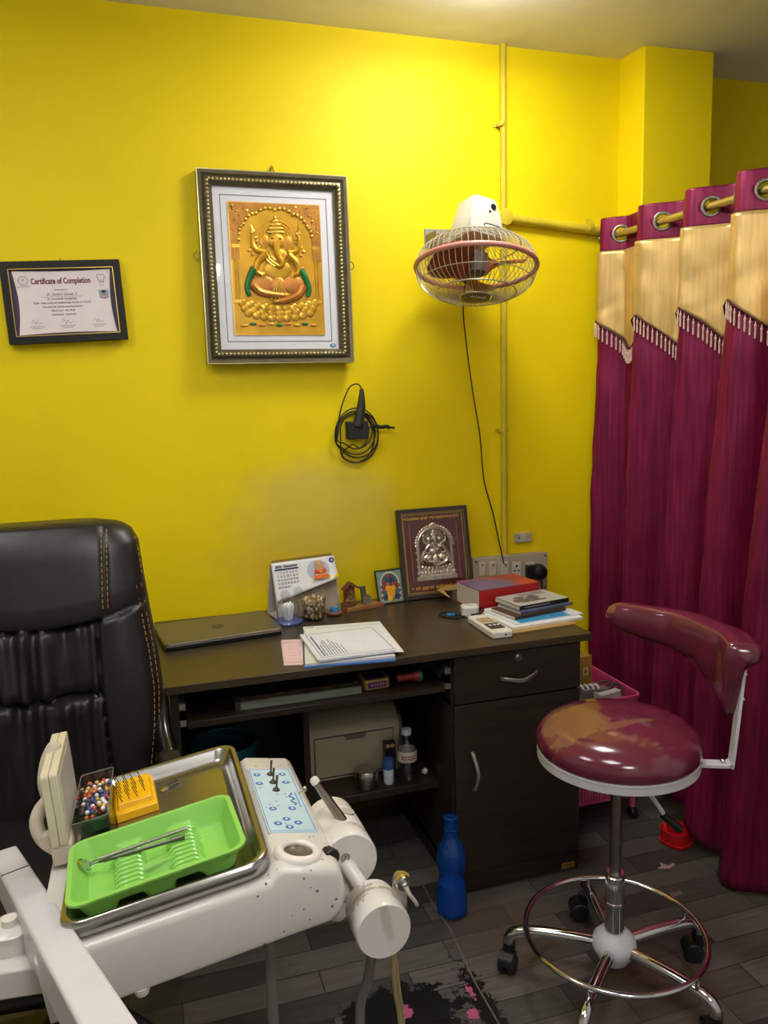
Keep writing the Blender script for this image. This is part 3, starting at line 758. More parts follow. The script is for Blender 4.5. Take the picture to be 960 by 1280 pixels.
    for e in eye[:12]:
        c = pos(e, ZR); d = (pos(e + .02, ZR) - pos(e - .02, ZR)).normalized(); up = Vector((0, 0, 1)); nn = d.cross(up)
        b = MB()
        b.rings([[c + (d * cos(a) + up * sin(a)) * (.027 + .006 * cos(q)) + nn * .005 * sin(q) for q in [2 * pi * m / 8 for m in range(8)]] for a in [2 * pi * m / 32 for m in range(32)]], True, False, close=True)
        b.build('eyelet', Me, t)
    # fringe braid with tassels
    Mt = pm('tassel_thread', (214, 184, 172), rough=.6, var=.25, scale=90)
    fr = MB(); fr.tube([pos(i / 12, zval(i / 12) + .002, .014) for i in range(5 * 12 + 1)], .0034, 6)
    fr = fr.build('fringe', pm('maroon_braid', (74, 20, 34), rough=.6), t)
    tm = MB(); tm.lathe([(.0010, 0), (.0014, -.008), (.0036, -.011), (.0036, -.015), (.0022, -.018), (.0028, -.024), (.0031, -.044), (.0022, -.050), (0, -.050)], n=8)
    first = None
    for k in range(5):
        for m in range(15):
            s = k + .0 + m / 15 * .62
            p = pos(s, zval(s), .016)
            if first is None: first = tm.build('tassel', Mt, fr, loc=p)
            else:
                c = first.copy(); COL.objects.link(c); c.parent = fr; c.location = p
curtain()
# ---------------------------------------------------------------- desk
M_wenge = pm('dark_wenge_laminate', (44, 36, 28), rough=.34, var=.25, scale=5, stretch=(1, 14, 14), spec=.4)
M_wtop = pm('desk_top_laminate', (64, 52, 38), rough=.3, var=.18, scale=5, stretch=(1.2, 12, 12), spec=.45)
M_silver = pm('satin_silver', (190, 188, 182), rough=.3, metal=.9)
DX0, DX1, DY0, DY1, DZ = -.003, 1.228, 1.957, 2.592, .75
def desk():
    t = thing('desk', 'dark brown wooden desk with drawer cabinet against the yellow wall', 'desk', (DX0, DY0, 0))
    o = t.location
    def B(m, *a, mi=0): return m.bb(a[0] - o.x, a[1] - o.x, a[2] - o.y, a[3] - o.y, a[4], a[5], mi)
    m = MB(); B(m, DX0, DX1, DY0, DY1, DZ - .022, DZ); m.build('tabletop', M_wtop, t, bevel=.002)
    m = MB(); B(m, .022, .044, 1.985, 2.57, .0, DZ - .022); m.build('side_panel', M_wenge, t, bevel=.001)
    m = MB(); B(m, .044, .79, 2.562, 2.575, .12, DZ - .022); m.build('back_panel', M_wenge, t)
    CX0, CX1, CY0 = .79, 1.196, 1.985
    m = MB()
    B(m, CX0, CX0 + .018, CY0 + .002, 2.575, .0, DZ - .022); B(m, CX1 - .018, CX1, CY0 + .002, 2.575, .0, DZ - .022)
    B(m, CX0, CX1, 2.562, 2.575, .0, DZ - .022); B(m, CX0, CX1, CY0 + .002, 2.57, .05, .066); B(m, CX0 + .018, CX1 - .018, CY0 + .005, CY0 + .022, 0, .05); B(m, CX0, CX1, CY0 + .004, 2.57, .575, .588)
    m.build('cabinet_body', M_wenge, t, bevel=.001)
    m = MB(); B(m, CX0 + .003, CX1 - .002, CY0 - .018, CY0, .586, DZ - .026); d = m.build('drawer', M_wenge, t, bevel=.0015)
    def handle(p, q, nm, par):
        p, q = Vector(p) - o, Vector(q) - o; out = Vector((0, -.026, 0))
        h = MB(); h.strap([p, p + out * .55 + (q - p) * .10, p + out + (q - p) * .5 + (Vector((0, 0, -.008)) if abs(q.z - p.z) < .03 else Vector((.006, 0, 0))), q + out * .55 - (q - p) * .10, q], (q - p).cross(Vector((0, 1, 0))), .010, .005, sm=6)
        return h.build(nm, M_silver, par, bevel=.001)
    handle(at(626, 848, CY0 - .018), at(671, 839, CY0 - .018), 'handle', d)
    p = at(648, 822, CY0 - .018) - o
    m = MB(); m.lathe([(0, 0), (.0115, 0), (.0115, .003), (.008, .006), (0, .006)], p, (0, -1, 0), 20); m.cyl(p + Vector((0, -.006, 0)), p + Vector((0, -.012, 0)), .0045, n=12); m.build('lock', pm('lock_metal', (120, 112, 98), metal=.8, rough=.4), d)
    m = MB(); B(m, CX0 + .003, CX1 - .002, CY0 - .018, CY0, .066, .581); d = m.build('door', M_wenge, t, bevel=.0015)
    handle(at(590, 940, CY0 - .018), at(592, 988, CY0 - .018), 'handle', d)
    # skirting below the door, label on it
    m = MB(); B(m, CX0, CX1, CY0 - .012, CY0 + .004, .0, .064); k = m.build('plinth', M_wenge, t)
    p = at(710, 1081, CY0 - .012) - o
    m = MB(); m.bb(p.x - .022, p.x + .022, p.y - .002, p.y, p.z - .009, p.z + .009); l = m.build('maker_label', pm('gold_label', (170, 130, 40), rough=.4, metal=.4), k)
    m = MB(); m.M = Matrix.Translation(p + Vector((0, -.0022, 0))) @ Matrix.Rotation(radians(90), 4, 'X'); m.text('ORIGIN', .010, bold=.0002, sx=.9); m.build('label_lettering', M_line, l)
    # keyboard tray with slide rails
    m = MB(); B(m, .062, .772, 1.985, 2.40, .622, .640); B(m, .062, .772, 2.385, 2.40, .640, .67); m.build('keyboard_tray', M_wenge, t, bevel=.0015)
    for x0, x1 in ((.044, .060), (.774, .79)):
        m = MB(); B(m, x0, x1, 1.99, 2.40, .645, .672); B(m, x0, x1, 1.99, 2.02, .628, .690); m.build('slide_rail', pm('zinc_rail', (170, 168, 160), rough=.35, metal=.8), t)
    # printer shelf and its upright
    m = MB(); B(m, .40, .79, 2.10, 2.56, .275, .297); m.build('printer_shelf', M_wenge, t, bevel=.0015)
    m = MB(); B(m, .382, .40, 2.10, 2.56, .0, .60); m.build('upright_panel', M_wenge, t, bevel=.001)
desk()

# ---------------------------------------------------------------- things on the desk
def laptop():
    f0, f1 = atz(205, 812, DZ + .01), atz(353, 790, DZ + .01)
    w = (f1 - f0).length; yaw = math.atan2(f1.y - f0.y, f1.x - f0.x)
    t = thing('laptop', 'closed dark grey laptop on the left end of the desk', 'laptop', (f0.x + .003, f0.y, DZ), (0, 0, yaw))
    d = .235
    m = MB(); m.prism([(x + w / 2, y + d / 2) for x, y in rrect(w - .004, d - .004, .012)], .002, .013); b = m.build('base', M_black, t, bevel=.002)
    for x in (.03, w - .03):
        for y in (.025, d - .025): m = MB(); m.cyl((x, y, 0), (x, y, .003), .007, n=12); m.build('rubber_foot', M_black, b)
    m = MB(); m.prism([(x + w / 2, y + d / 2) for x, y in rrect(w, d, .014)], .0145, .0225); l = m.build('lid', pm('laptop_grey', (112, 104, 88), rough=.35, metal=.5, var=.05), t, bevel=.003)
    Mz = pm('logo_dark', (58, 54, 46), rough=.25, metal=.6)
    m = MB(); cx_, cy_ = w / 2, d / 2
    m.tube([(cx_ + .017 * cos(a), cy_ + .017 * sin(a), .0226) for a in [2 * pi * k / 32 for k in range(32)]], .0012, 6, closed=True)
    m.text('hp', .026, cx_, cy_ + .002, .0227, shear=.25, bold=.0004); m.build('logo', Mz, l)
    m = MB(); m.bb(.004, w - .004, -.0005, .001, .0135, .016); m.build('front_edge', pm('edge_silver', (190, 190, 184), rough=.3, metal=.8), l)
laptop()

def charger():                      # black plug and lead at the desk's left edge
    t = thing('charging_lead', 'thin black lead hanging down at the left edge of the desk', 'cable', (DX0, 2.44, DZ))
    m = MB(); m.tube([(.03, .01, .004), (-.004, .0, .006), (-.007, -.02, -.05), (-.006, -.10, -.14), (-.007, -.25, -.19), (-.008, -.36, -.30)], .0028, 8, sm=6); m.build('lead', M_black, t)
    m = MB(); m.box((.018, .01, .007), (.03, .014, .012)); m.build('plug', M_black, t, bevel=.002)
charger()

def calendar():
    bl, br = at(341, 776, 2.425), at(428, 761, 2.425)
    w = .225
    yaw = radians(12)
    t = thing('desk_calendar', 'spiral bound tent calendar standing on the desk near the wall', 'calendar', (.482, 2.528, DZ), (0, 0, yaw))
    H = .178; dp = .048; lean = math.atan2(dp, H)
    Mc = pm('calendar_card', (196, 190, 182), rough=.6)
    m = MB()
    m.hexa([(-w / 2, -dp - .002, 0), (w / 2, -dp - .002, 0), (w / 2, -dp, 0), (-w / 2, -dp, 0)], [(-w / 2, -.004, H), (w / 2, -.004, H), (w / 2, -.002, H), (-w / 2, -.002, H)])
    m.hexa([(-w / 2, dp, 0), (w / 2, dp, 0), (w / 2, dp + .002, 0), (-w / 2, dp + .002, 0)], [(-w / 2, .002, H), (w / 2, .002, H), (w / 2, .004, H), (-w / 2, .004, H)])
    m.bb(-w / 2, w / 2, -dp, dp, 0, .002); m.build('stand', Mc, t)
    # lower, older sheet of a photo, then the top page swung a little
    F = Matrix.Translation((0, -.0045, H)) @ Matrix.Rotation(radians(90) - lean, 4, 'X')     # x right, y up (0 at the top), z out
    Ls = math.hypot(H, dp)
    m = MB(); m.M = F; m.bb(-w / 2 + .02, w / 2 - .004, -Ls + .006, -.01, .0012, .002); u = m.build('under_page', pm('under_page_photo', (146, 132, 112), rough=.5, var=.35, scale=16), t)
    m = MB(); m.M = F; m.bb(-w / 2, -w / 2 + .02, -Ls + .004, -.01, .0012, .0021); m.build('month_tabs', pm('tab_paper', (206, 200, 200)), u)
    m = MB(); m.M = F
    def page(uu, vv):
        x = -w / 2 + w * uu; bottom = -.128 + .052 * uu
        y = bottom * vv; return Vector((x, y, .0032 + .012 * vv * vv * (.4 + uu)))
    m.grid(page, 16, 12); pg = m.build('top_page', pm('page_white', (232, 232, 230), rough=.55, var=.03), t, solid=.0006)
    def on(x, y):                        # z of the page there
        uu = (x + w / 2) / w; vv = y / (-.128 + .052 * uu); return .0032 + .012 * vv * vv * (.4 + uu) + .0008
    m = MB(); m.M = F
    m.text('2025  December', .0115, -.063, -.0145, on(-.06, -.0145) + .001, bold=.0004)
    for r in range(5):
        for c in range(7):
            d_ = r * 7 + c
            if 1 <= d_ <= 31: m.text(str(d_), .0088, -.096 + c * .0108, -.035 - r * .0118, on(-.096 + c * .0108, -.035 - r * .0118) + .001, bold=.00015)
    for k in range(2):
        for r in range(5): m.text('%d %d %d %d %d %d' % tuple(range(1 + r * 6, 7 + r * 6)), .0042, -.083 + k * .045, -.0945 + k * .006 - r * .0042, on(-.083 + k * .045, -.0945 - r * .0042) + .0012)
    m.build('printed_dates', pm('ink_navy', (60, 60, 96), rough=.6), pg)
    m = MB(); m.M = F; z = on(-.06, -.024) + .0008
    m.bb(-.105, -.022, -.0265, -.0215, z - .0004, z); m.build('weekday_bar', pm('bar_navy', (52, 56, 120)), pg)
    m = MB(); m.M = F
    z = on(.045, -.04); m.rings([[Vector((.047 + .040 * q * cos(2 * pi * k / 32), -.042 + .034 * q * sin(2 * pi * k / 32), on(.047 + .040 * q * cos(2 * pi * k / 32), -.042 + .034 * q * sin(2 * pi * k / 32)))) for k in range(32)] for q in (.02, .35, .7, 1)], True, False)
    m.build('picture_disc', pm('disc_lilac', (186, 186, 206), var=.1), pg)
    m = MB(); m.M = F @ Matrix.Translation((0, 0, on(.05, -.066) - .001)) @ Matrix.Rotation(radians(-7), 4, 'X')
    deity(m, .050, -.066, .05, .056, .0025, 0, 1, 2, 3, 2)
    for k in range(9): m.ball((.025 + k * .0062, -.068 + .004 * (k % 2), .002), (.007, .006, .0016), 8, 5, 2 if k % 2 else 4)
    m.build('printed_figure', [pm('fig_skin', (216, 170, 130)), pm('fig_gold', (222, 180, 70)), pm('fig_red', (214, 84, 40)), M_line, pm('fig_orange', (232, 140, 40))], pg)
    m = MB(); m.M = F; z = on(.1, -.012) + .0012; m.lathe([(.0092, z - .001), (.0092, z), (0, z)], (.1, -.014, 0), (0, 0, 1), 24); ba = m.build('round_badge', pm('badge_navy', (40, 60, 140)), pg)
    m = MB(); m.M = F; m.text('12', .009, .1, -.014, z + .0006, bold=.0004); m.build('badge_number', M_white, ba)
    m = MB(); m.M = F; z = on(.1, -.074) + .001; m.add([(w / 2 - .022, -.078, z), (w / 2 + .003, -.076, z), (w / 2 - .005, -.058, z)], [(0, 1, 2)]); m.build('yellow_corner', pm('corner_yellow', (238, 226, 20)), pg, solid=.0005)
    m = MB()
    for k in range(30):
        x = -w / 2 + .008 + (w - .016) * k / 29
        m.tube([(x, .0055 * cos(a), H + .002 + .0065 * sin(a)) for a in [2 * pi * q / 10 for q in range(10)]], .0009, 5, closed=True)
    m.build('spiral_binding', pm('binding_black', (44, 42, 44), rough=.4, metal=.4), t)
calendar()

M_clear = pm('clear_plastic', (240, 244, 246), rough=.03, trans=.96, var=0, ior=1.3)
def dome():
    p = atz(361, 778.5, DZ)
    t = thing('tooth_ornament', 'white tooth model under a clear dome on a blue round base', 'ornament', (p.x, p.y, DZ))
    m = MB(); m.lathe([(0, 0), (.044, 0), (.046, .006), (.043, .011), (0, .011)], n=36); m.build('base', pm('cobalt_base', (70, 84, 150), rough=.25, var=.1, coat=.4), t)
    m = MB(); R_ = []
    for z, r, l in ((.0115, .012, .0), (.025, .0135, .1), (.040, .016, .15), (.052, .0175, .2), (.060, .016, .25), (.064, .010, .3)):
        R_.append([Vector((r * (1 + .12 * cos(4 * a)) * cos(a), r * (1 + .12 * cos(4 * a)) * sin(a), z + .003 * l * cos(4 * a))) for a in [2 * pi * k / 32 for k in range(32)]])
    m.rings(R_); m.build('tooth', pm('tooth_white', (226, 230, 236), rough=.35), t, angle=60)
    m = MB(); m.lathe([(.036, .011), (.0365, .03), (.036, .05), (.031, .068), (.02, .079), (.008, .083), (0, .0835)], n=36, cap=False); m.build('dome', M_glass_thin(), t)
def M_glass_thin():
    if 'thin_glass' in MATS: return MATS['thin_glass']
    m = glass_sheet().copy(); m.name = 'thin_glass'; MATS['thin_glass'] = m
    for n in list(m.node_tree.nodes):
        if n.type == 'BSDF_TRANSPARENT':
            src_ = n.inputs['Color'].links[0].from_socket; nt_ = m.node_tree; lw = [q for q in nt_.nodes if q.type == 'LAYER_WEIGHT'][0]
            mm = nt_.nodes.new('ShaderNodeMix'); mm.data_type = 'RGBA'; nt_.links.new(math_node(nt_, 'POWER', lw.outputs['Facing'], 2.5), mm.inputs['Factor']); nt_.links.new(src_, mm.inputs['A']); mm.inputs['B'].default_value = (.42, .45, .48, 1); nt_.links.new(mm.outputs['Result'], n.inputs['Color'])
        if n.name == 'base_gloss': n.inputs[1].default_value = .07
        if n.name == 'edge_gloss': n.inputs[1].default_value = .75
        if n.type == 'VALTORGB': n.color_ramp.elements[0].color = (.90, .91, .92, 1); n.color_ramp.elements[1].color = (.98, .985, .99, 1)
    return m
dome()

def cup():
    p = atz(393, 774, DZ)
    t = thing('cotton_jar', 'small glass jar full of cream cotton tips beside the calendar', 'jar', (p.x, p.y, DZ))
    m = MB(); m.lathe([(0, .002), (.030, .002), (.033, .006), (.040, .072), (.0385, .072), (.031, .009), (0, .008)], n=32, cap=False); m.build('glass', M_glass_thin(), t)
    m = MB(); r = random.Random(8)
    for k in range(260):
        z = .010 + .062 * r.random(); rad = (.028 + .009 * (z / .07)) * math.sqrt(r.random() * .5 + .5); a = r.random() * 2 * pi
        m.ball((rad * cos(a), rad * sin(a), z), (.0042, .0042, .0060), 7, 5, r.choice((0, 0, 1)))
    m.lathe([(0, .009), (.027, .009), (.033, .066), (0, .068)], n=20, mi=2)
    o = m.build('cotton_tips', [pm('cotton_cream', (224, 206, 160), rough=.8), pm('cotton_tan', (180, 150, 96), rough=.8), pm('cotton_core', (120, 98, 60), rough=.9)], t); o['kind'] = 'stuff'
cup()
def inkpot():
    p = atz(418, 768.5, DZ)
    t = thing('clay_lamp', 'little brown clay dish holding a blue stopper', 'dish', (p.x, p.y, DZ))
    m = MB(); m.lathe([(0, 0), (.020, 0), (.026, .004), (.027, .009), (.022, .012), (0, .010)], n=28); m.build('dish', pm('clay_brown', (126, 80, 60), rough=.6), t)
    m = MB(); m.lathe([(0, .009), (.014, .009), (.014, .022), (.012, .026), (0, .027)], n=24); m.build('stopper', pm('stopper_blue', (50, 130, 180), rough=.4), t)
inkpot()

def shrine():
    p = atz(455, 760, DZ)
    a, b = atz(431, 765, DZ), atz(474, 756, DZ)
    w = (b - a).length
    t = thing('shrine_ornament', 'little temple souvenir with roofed deity niche, pillar and coin on a wooden base', 'ornament', (a.x + .004, a.y + .004, DZ), (0, 0, radians(12)))
    Mw = pm('shrine_wood', (150, 100, 62), rough=.5, var=.2, scale=30); Mr = pm('shrine_red', (150, 66, 44), rough=.5, var=.15)
    Mb = pm('antique_bronze', (150, 120, 78), rough=.4, metal=.6, var=.25, scale=60)
    m = MB(); m.bb(0, w, -.014, .022, 0, .013); m.build('base', Mw, t, bevel=.001)
    m = MB(); m.bb(.002, .042, .012, .018, .013, .078); m.prism
    m.build('niche_back', Mr, t)
    m = MB(); m.M = Matrix.Translation((.022, .004, .078)) @ Matrix.Rotation(radians(90), 4, 'X')
    m.prism([(-.028, -.006), (0, .015), (.028, -.006), (.028, -.002), (0, .020), (-.028, -.002)][::-1], -.014, .014); m.prism([(-.018, -.002), (.018, -.002), (0, .013)], -.012, -.010); m.build('roof', pm('roof_brown', (98, 58, 40), rough=.5), t)
    m = MB(); m.M = Matrix.Translation((.022, .006, .013)) @ Matrix.Rotation(radians(90), 4, 'X'); deity(m, 0, 0, .046, .06, .012, 0, 1, 0, 2, 1); m.build('figurine', [Mb, pm('bronze_light', (188, 152, 96), rough=.4, metal=.5), M_line], t)
    m = MB(); m.M = Matrix.Rotation(radians(-4), 4, 'Y'); x = .072
    m.bb(x - .006, x + .006, .0, .01, .013, .068); m.bb(x - .009, x + .009, -.002, .012, .066, .072); m.bb(x + .008, x + .012, .003, .008, .013, .062); m.build('pillar', pm('pillar_grey', (112, 108, 92), rough=.5, metal=.3), t)
    m = MB(); m.M = Matrix.Translation((.080, -.006, .030)) @ Matrix.Rotation(radians(80), 4, 'X'); m.lathe([(0, -.002), (.0165, -.002), (.0175, 0), (.0165, .002), (.014, .0015), (0, .0025)], n=28); m.build('coin', pm('coin_metal', (156, 150, 130), rough=.35, metal=.7, var=.3, scale=120), t)
shrine()

def small_picture():
    c = [at(*p, 2.52) for p in ((461, 715), (495, 709), (506, 750), (475, 756))]
    b0, b1 = atz(475, 757, DZ), atz(506, 750, DZ)
    w, h = .104, .118
    t = thing('small_picture', 'small dark framed picture of an orange robed deity leaning beside the little shrine', 'picture')
    lean = radians(16)
    t.matrix_world = Matrix.Translation((((b0.x + b1.x) / 2) - .002, b0.y + .01, DZ + .001)) @ Matrix.Rotation(radians(8), 4, 'Z') @ Matrix.Rotation(radians(90) - lean, 4, 'X')
    f = MB(); f.ring_prism(rrect(w, h, .001, 1, 0, h / 2), rrect(w - .008, h - .008, .001, 1, 0, h / 2), -.006, .003); f.build('frame', pm('dark_slate_frame', (40, 44, 40), rough=.35), t, bevel=.001)
    f = MB(); f.bb(-w / 2 + .003, w / 2 - .003, .003, h - .003, -.005, -.001); f.build('picture_ground', pm('pale_teal_print', (128, 150, 138), rough=.35, var=.2, scale=60), t)
    f = MB()
    P = [(-.034, .012), (.034, .012), (.034, .07)] + [(.034 * cos(pi * k / 16), .07 + .034 * sin(pi * k / 16)) for k in range(17)] + [(-.034, .07)]
    f.prism(P, -.001, -.0004, 0)
    for k in range(24):
        a = pi * k / 23; f.ball((.034 * cos(a), .072 + .034 * sin(a), 0), (.0035, .0035, .001), 7, 4, 1)
    for s_ in (-1, 1):
        for k in range(7): f.ball((s_ * .034, .014 + k * .009, 0), (.0035, .0042, .001), 7, 4, (1, 2)[k % 2])
        f.ball((s_ * .022, .064, .0), (.006, .017, .0012), 10, 6, 2)
        f.ball((s_ * .020, .024, .0), (.012, .009, .0012), 10, 6, 5)
    f.ball((0, .052, .0), (.022, .012, .0018), 14, 6, 3); f.ball((0, .034, .0), (.016, .020, .0016), 14, 6, 3); f.ball((-.006, .020, 0), (.010, .014, .0018), 12, 6, 4)
    f.ball((0, .080, 0), (.011, .013, .002), 14, 6, 5); f.ball((0, .094, 0), (.008, .009, .002), 12, 6, 2); f.ball((0, .066, 0), (.014, .008, .002), 12, 6, 6); f.tube([(0, .076, .001), (.002, .066, .0015), (.006, .060, .0012)], .003, 6, 5)
    for s_ in (-1, 1): f.ball((s_ * .013, .080, 0), (.006, .007, .001), 10, 5, 5)
    f.build('printed_figure', [pm('arch_blue', (70, 96, 110)), pm('print_cream', (206, 200, 180)), pm('print_red', (150, 52, 40)), pm('print_orange', (236, 160, 20)), pm('print_yellow', (244, 190, 30)), pm('print_navy', (44, 66, 96)), pm('print_rose', (170, 90, 70))], t)
small_picture()

def silver_picture():
    b0, b1 = at(508, 748, 2.52), at(590, 736, 2.52); tl, tr = at(499, 641, 2.572), at(584, 632, 2.572)
    w = .262; h = .315
    t = thing('silver_relief_picture', 'maroon framed picture with silver relief of a seated deity leaning on the wall', 'picture')
    t.matrix_world = Matrix.Translation(((b0.x + b1.x) / 2 - .004, 2.515, DZ + .004)) @ Matrix.Rotation(radians(-1), 4, 'Z') @ Matrix.Rotation(radians(90) - radians(11), 4, 'X') @ Matrix.Rotation(radians(.5), 4, 'Z')
    Mk = pm('espresso_frame', (44, 32, 22), rough=.3, var=.15, coat=.3)
    f = MB(); f.ring_prism(rrect(w, h, .001, 1, 0, h / 2), rrect(w - .036, h - .036, .001, 1, 0, h / 2), -.008, .010); f.build('frame', Mk, t, bevel=.002)
    f = MB(); Mg = pm('frame_gold', (196, 160, 70), rough=.3, metal=.7)
    f.ring_prism(rrect(w, h, .001, 1, 0, h / 2), rrect(w - .003, h - .003, .001, 1, 0, h / 2), -.006, .0085)
    W2, H2 = w / 2 - .016, h / 2 - .016
    for k in range(30):
        x = -W2 + 2 * W2 * k / 29
        for y in (-H2, H2): f.box((x, h / 2 + y, .0102), (.0048, .0026, .002), Matrix.Rotation(.5 if k % 2 else -.5, 3, 'Z'))
    for k in range(36):
        y = -H2 + 2 * H2 * k / 35
        for x in (-W2, W2): f.box((x, h / 2 + y, .0102), (.0026, .0048, .002), Matrix.Rotation(.5 if k % 2 else -.5, 3, 'Z'))
    f.ring_prism(rrect(w - .040, h - .040, .001, 1, 0, h / 2), rrect(w - .044, h - .044, .001, 1, 0, h / 2), .0, .005)
    f.build('gold_border', Mg, t)
    f = MB(); f.bb(-w / 2 + .018, w / 2 - .018, .018, h - .018, -.006, .0); f.build('picture_ground', pm('maroon_print', (84, 26, 20), rough=.35, var=.15, scale=8), t)
    Ms = pm('silver_foil', (178, 166, 148), rough=.3, metal=.8, var=.22, scale=40); Ms2 = pm('silver_foil_bright', (214, 204, 186), rough=.25, metal=.85)
    f = MB(); cy = .068
    f.tube([(-.062, cy + .03, .002), (-.062, cy + .10, .002)] + [(-.062 * cos(pi * k / 14), cy + .115 + .062 * sin(pi * k / 14), .002) for k in range(15)] + [(.062, cy + .10, .002), (.062, cy + .03, .002)], .0065, 8)
    for k in range(21):
        a = pi * k / 20; f.ball((-.069 * cos(a), cy + .115 + .069 * sin(a), .002), (.006, .006, .003), 8, 5, 1)
    f.ball((0, cy + .188, .002), (.012, .008, .004), 10, 6, 1)
    for s_ in (-1, 1):
        for k in range(8): f.ball((s_ * .064, cy + .02 + k * .012, .002), (.009 - .002 * (k % 2), .007, .004), 9, 6, k % 2)
    f.bb(-.074, .074, cy - .006, cy + .008, 0, .005, 0); f.bb(-.068, .068, cy + .008, cy + .026, 0, .006, 1)
    for k in range(12): f.ball((-.064 + k * .0116, cy + .018, .004), (.006, .009, .004), 8, 5, k % 2)
    deity(f, 0, cy + .012, .135, .165, .010, 0, 1, 1, 2, 0)
    f.build('silver_relief', [Ms, Ms2, pm('relief_dark', (60, 48, 40))], t)
    f = MB(); 
    f.text('கவலை ஏன் கருணாகரனே', .0145, -.004, h - .034, .0006, bold=.0003)
    f.text('உன் அருள் என்றும் வாழ்க', .0145, .004, .036, .0006, bold=.0003)
    f.build('printed_text', pm('print_gold', (226, 170, 50), rough=.4), t)
    f = MB(); 
    for s_ in (-1, 1): f.cyl((s_ * .088, .06, .001), (s_ * .088, h - .06, .001), .0012, n=6); f.ball((s_ * .088, h - .058, .001), .003, 8, 5)
    f.ball((.083, h - .034, .001), (.008, .008, .001), 12, 5)
    f.build('printed_lamps', pm('print_pink', (170, 96, 96)), t)
    f = MB(); f.bb(-w / 2 + .018, w / 2 - .018, .018, h - .018, .0086, .0092); f.build('glass_pane', glass_sheet(), t)
silver_picture()
# ---------------------------------------------------------------- right end of the desk: books, box, gadgets
M_kraft = pm('kraft_paper', (178, 142, 84), rough=.7, var=.1, bump=.1)
M_pages = pm('page_edges', (214, 204, 186), rough=.8, var=.12, scale=40, stretch=(1, 1, 30))
def slab(name, label, cat, x, y, z, w, d, h, yaw, cover, group=None, pages=True, spine='front'):
    """book lying flat: front-left corner at x, y; w along the front, d to the back"""
    t = thing(name, label, cat, (x, y, z), (0, 0, radians(yaw)), group)
    if pages:
        c = .0012 if h < .03 else .0025
        m = MB(); m.bb(.001, w - .002, .0015, d - .002, c, h - c); m.build('page_block', M_pages, t)
        m = MB(); m.bb(0, w, 0, d, 0, c); m.bb(0, w, 0, d, h - c, h); m.bb(0, w, 0, c, c, h - c); m.build('cover', cover, t, bevel=.0005)
    else:
        m = MB(); m.bb(0, w, 0, d, 0, h); m.build('sheets', cover, t, bevel=.0003)
    return t
def stack(name, label, cat, FL, FR, BL, z, h, cover, dmin=.12, pages=True):
    a, b, c = (atz(*p, z + h) for p in (FL, FR, BL))
    return slab(name, label, cat, a.x, a.y, z, (b - a).length, max((c - a).length, dmin), h, math.degrees(math.atan2(b.y - a.y, b.x - a.x)), cover, None, pages)
stack('envelope', 'brown envelope at the bottom of the magazine stack on the desk corner', 'envelope', (640, 791.5), (721, 779), (612, 773), DZ, .003, M_kraft, .2, False)
zz = DZ + .003
stack('paper_stack', 'white paper stack under the magazines at the right desk end', 'paper', (641, 784.5), (729, 771), (611, 768), zz, .008, pm('paper_white', (226, 226, 224), rough=.6, var=.05), .2, False); zz += .008
t = stack('brochure', 'white and sky blue brochure below the brown exercise book', 'brochure', (645, 780.5), (729, 766.5), (613, 766), zz, .0035, pm('brochure_white', (216, 222, 228), rough=.35, var=.04), .2, False)
m = MB(); m.bb(.02, .15, .002, .045, .0035, .004); m.bb(.151, .205, .002, .12, .0035, .004); m.build('blue_print', pm('brochure_blue', (60, 146, 200), rough=.35, var=.3, scale=25), t); zz += .004
stack('notebook', 'tan and brown exercise book in the middle of the stack', 'book', (644, 771.5), (707, 759.5), (614, 760), zz, .010, pm('cover_brown', (70, 48, 34), rough=.4, var=.2)); zz += .010
stack('journal', 'blue spined journal lying under the grey top magazine', 'book', (651, 765.5), (716, 753), (622, 756), zz, .008, pm('cover_slate', (86, 96, 118), rough=.4, var=.3, scale=30)); zz += .008
t = stack('magazine', 'grey and white magazine with black spine on top of the stack', 'magazine', (649.5, 758), (711, 747), (620.5, 746.5), zz, .014, pm('cover_black', (34, 34, 36), rough=.35))
tw_, td_ = [c for c in t.children if c.name.startswith('cover')][0].dimensions[:2] if False else ((atz(711, 747, zz + .014) - atz(649.5, 758, zz + .014)).length, max(.12, (atz(620.5, 746.5, zz + .014) - atz(649.5, 758, zz + .014)).length))
m = MB(); m.bb(.001, tw_ - .001, .001, td_ - .001, .014, .0145); tp = m.build('cover_sheet', pm('cover_photo', (186, 186, 184), rough=.3, var=.08, scale=30), t)
r = random.Random(4); m = MB()
for k in range(46): m.ball((.03 + .09 * r.random(), .03 + .06 * r.random(), .0145), (.008 + .010 * r.random(), .004 + .006 * r.random(), .0005), 8, 4)
for k in range(5): m.bb(.08, tw_ - .02, td_ - .04 + k * .007, td_ - .0375 + k * .007, .0145, .0148)
m.build('cover_print', pm('photo_grey', (92, 92, 94), rough=.35, var=.4, scale=50), tp)
m = MB(); m.bb(.02, .12, -.0004, 0, .005, .009); m.build('spine_print', pm('spine_print_grey', (130, 130, 132)), t)

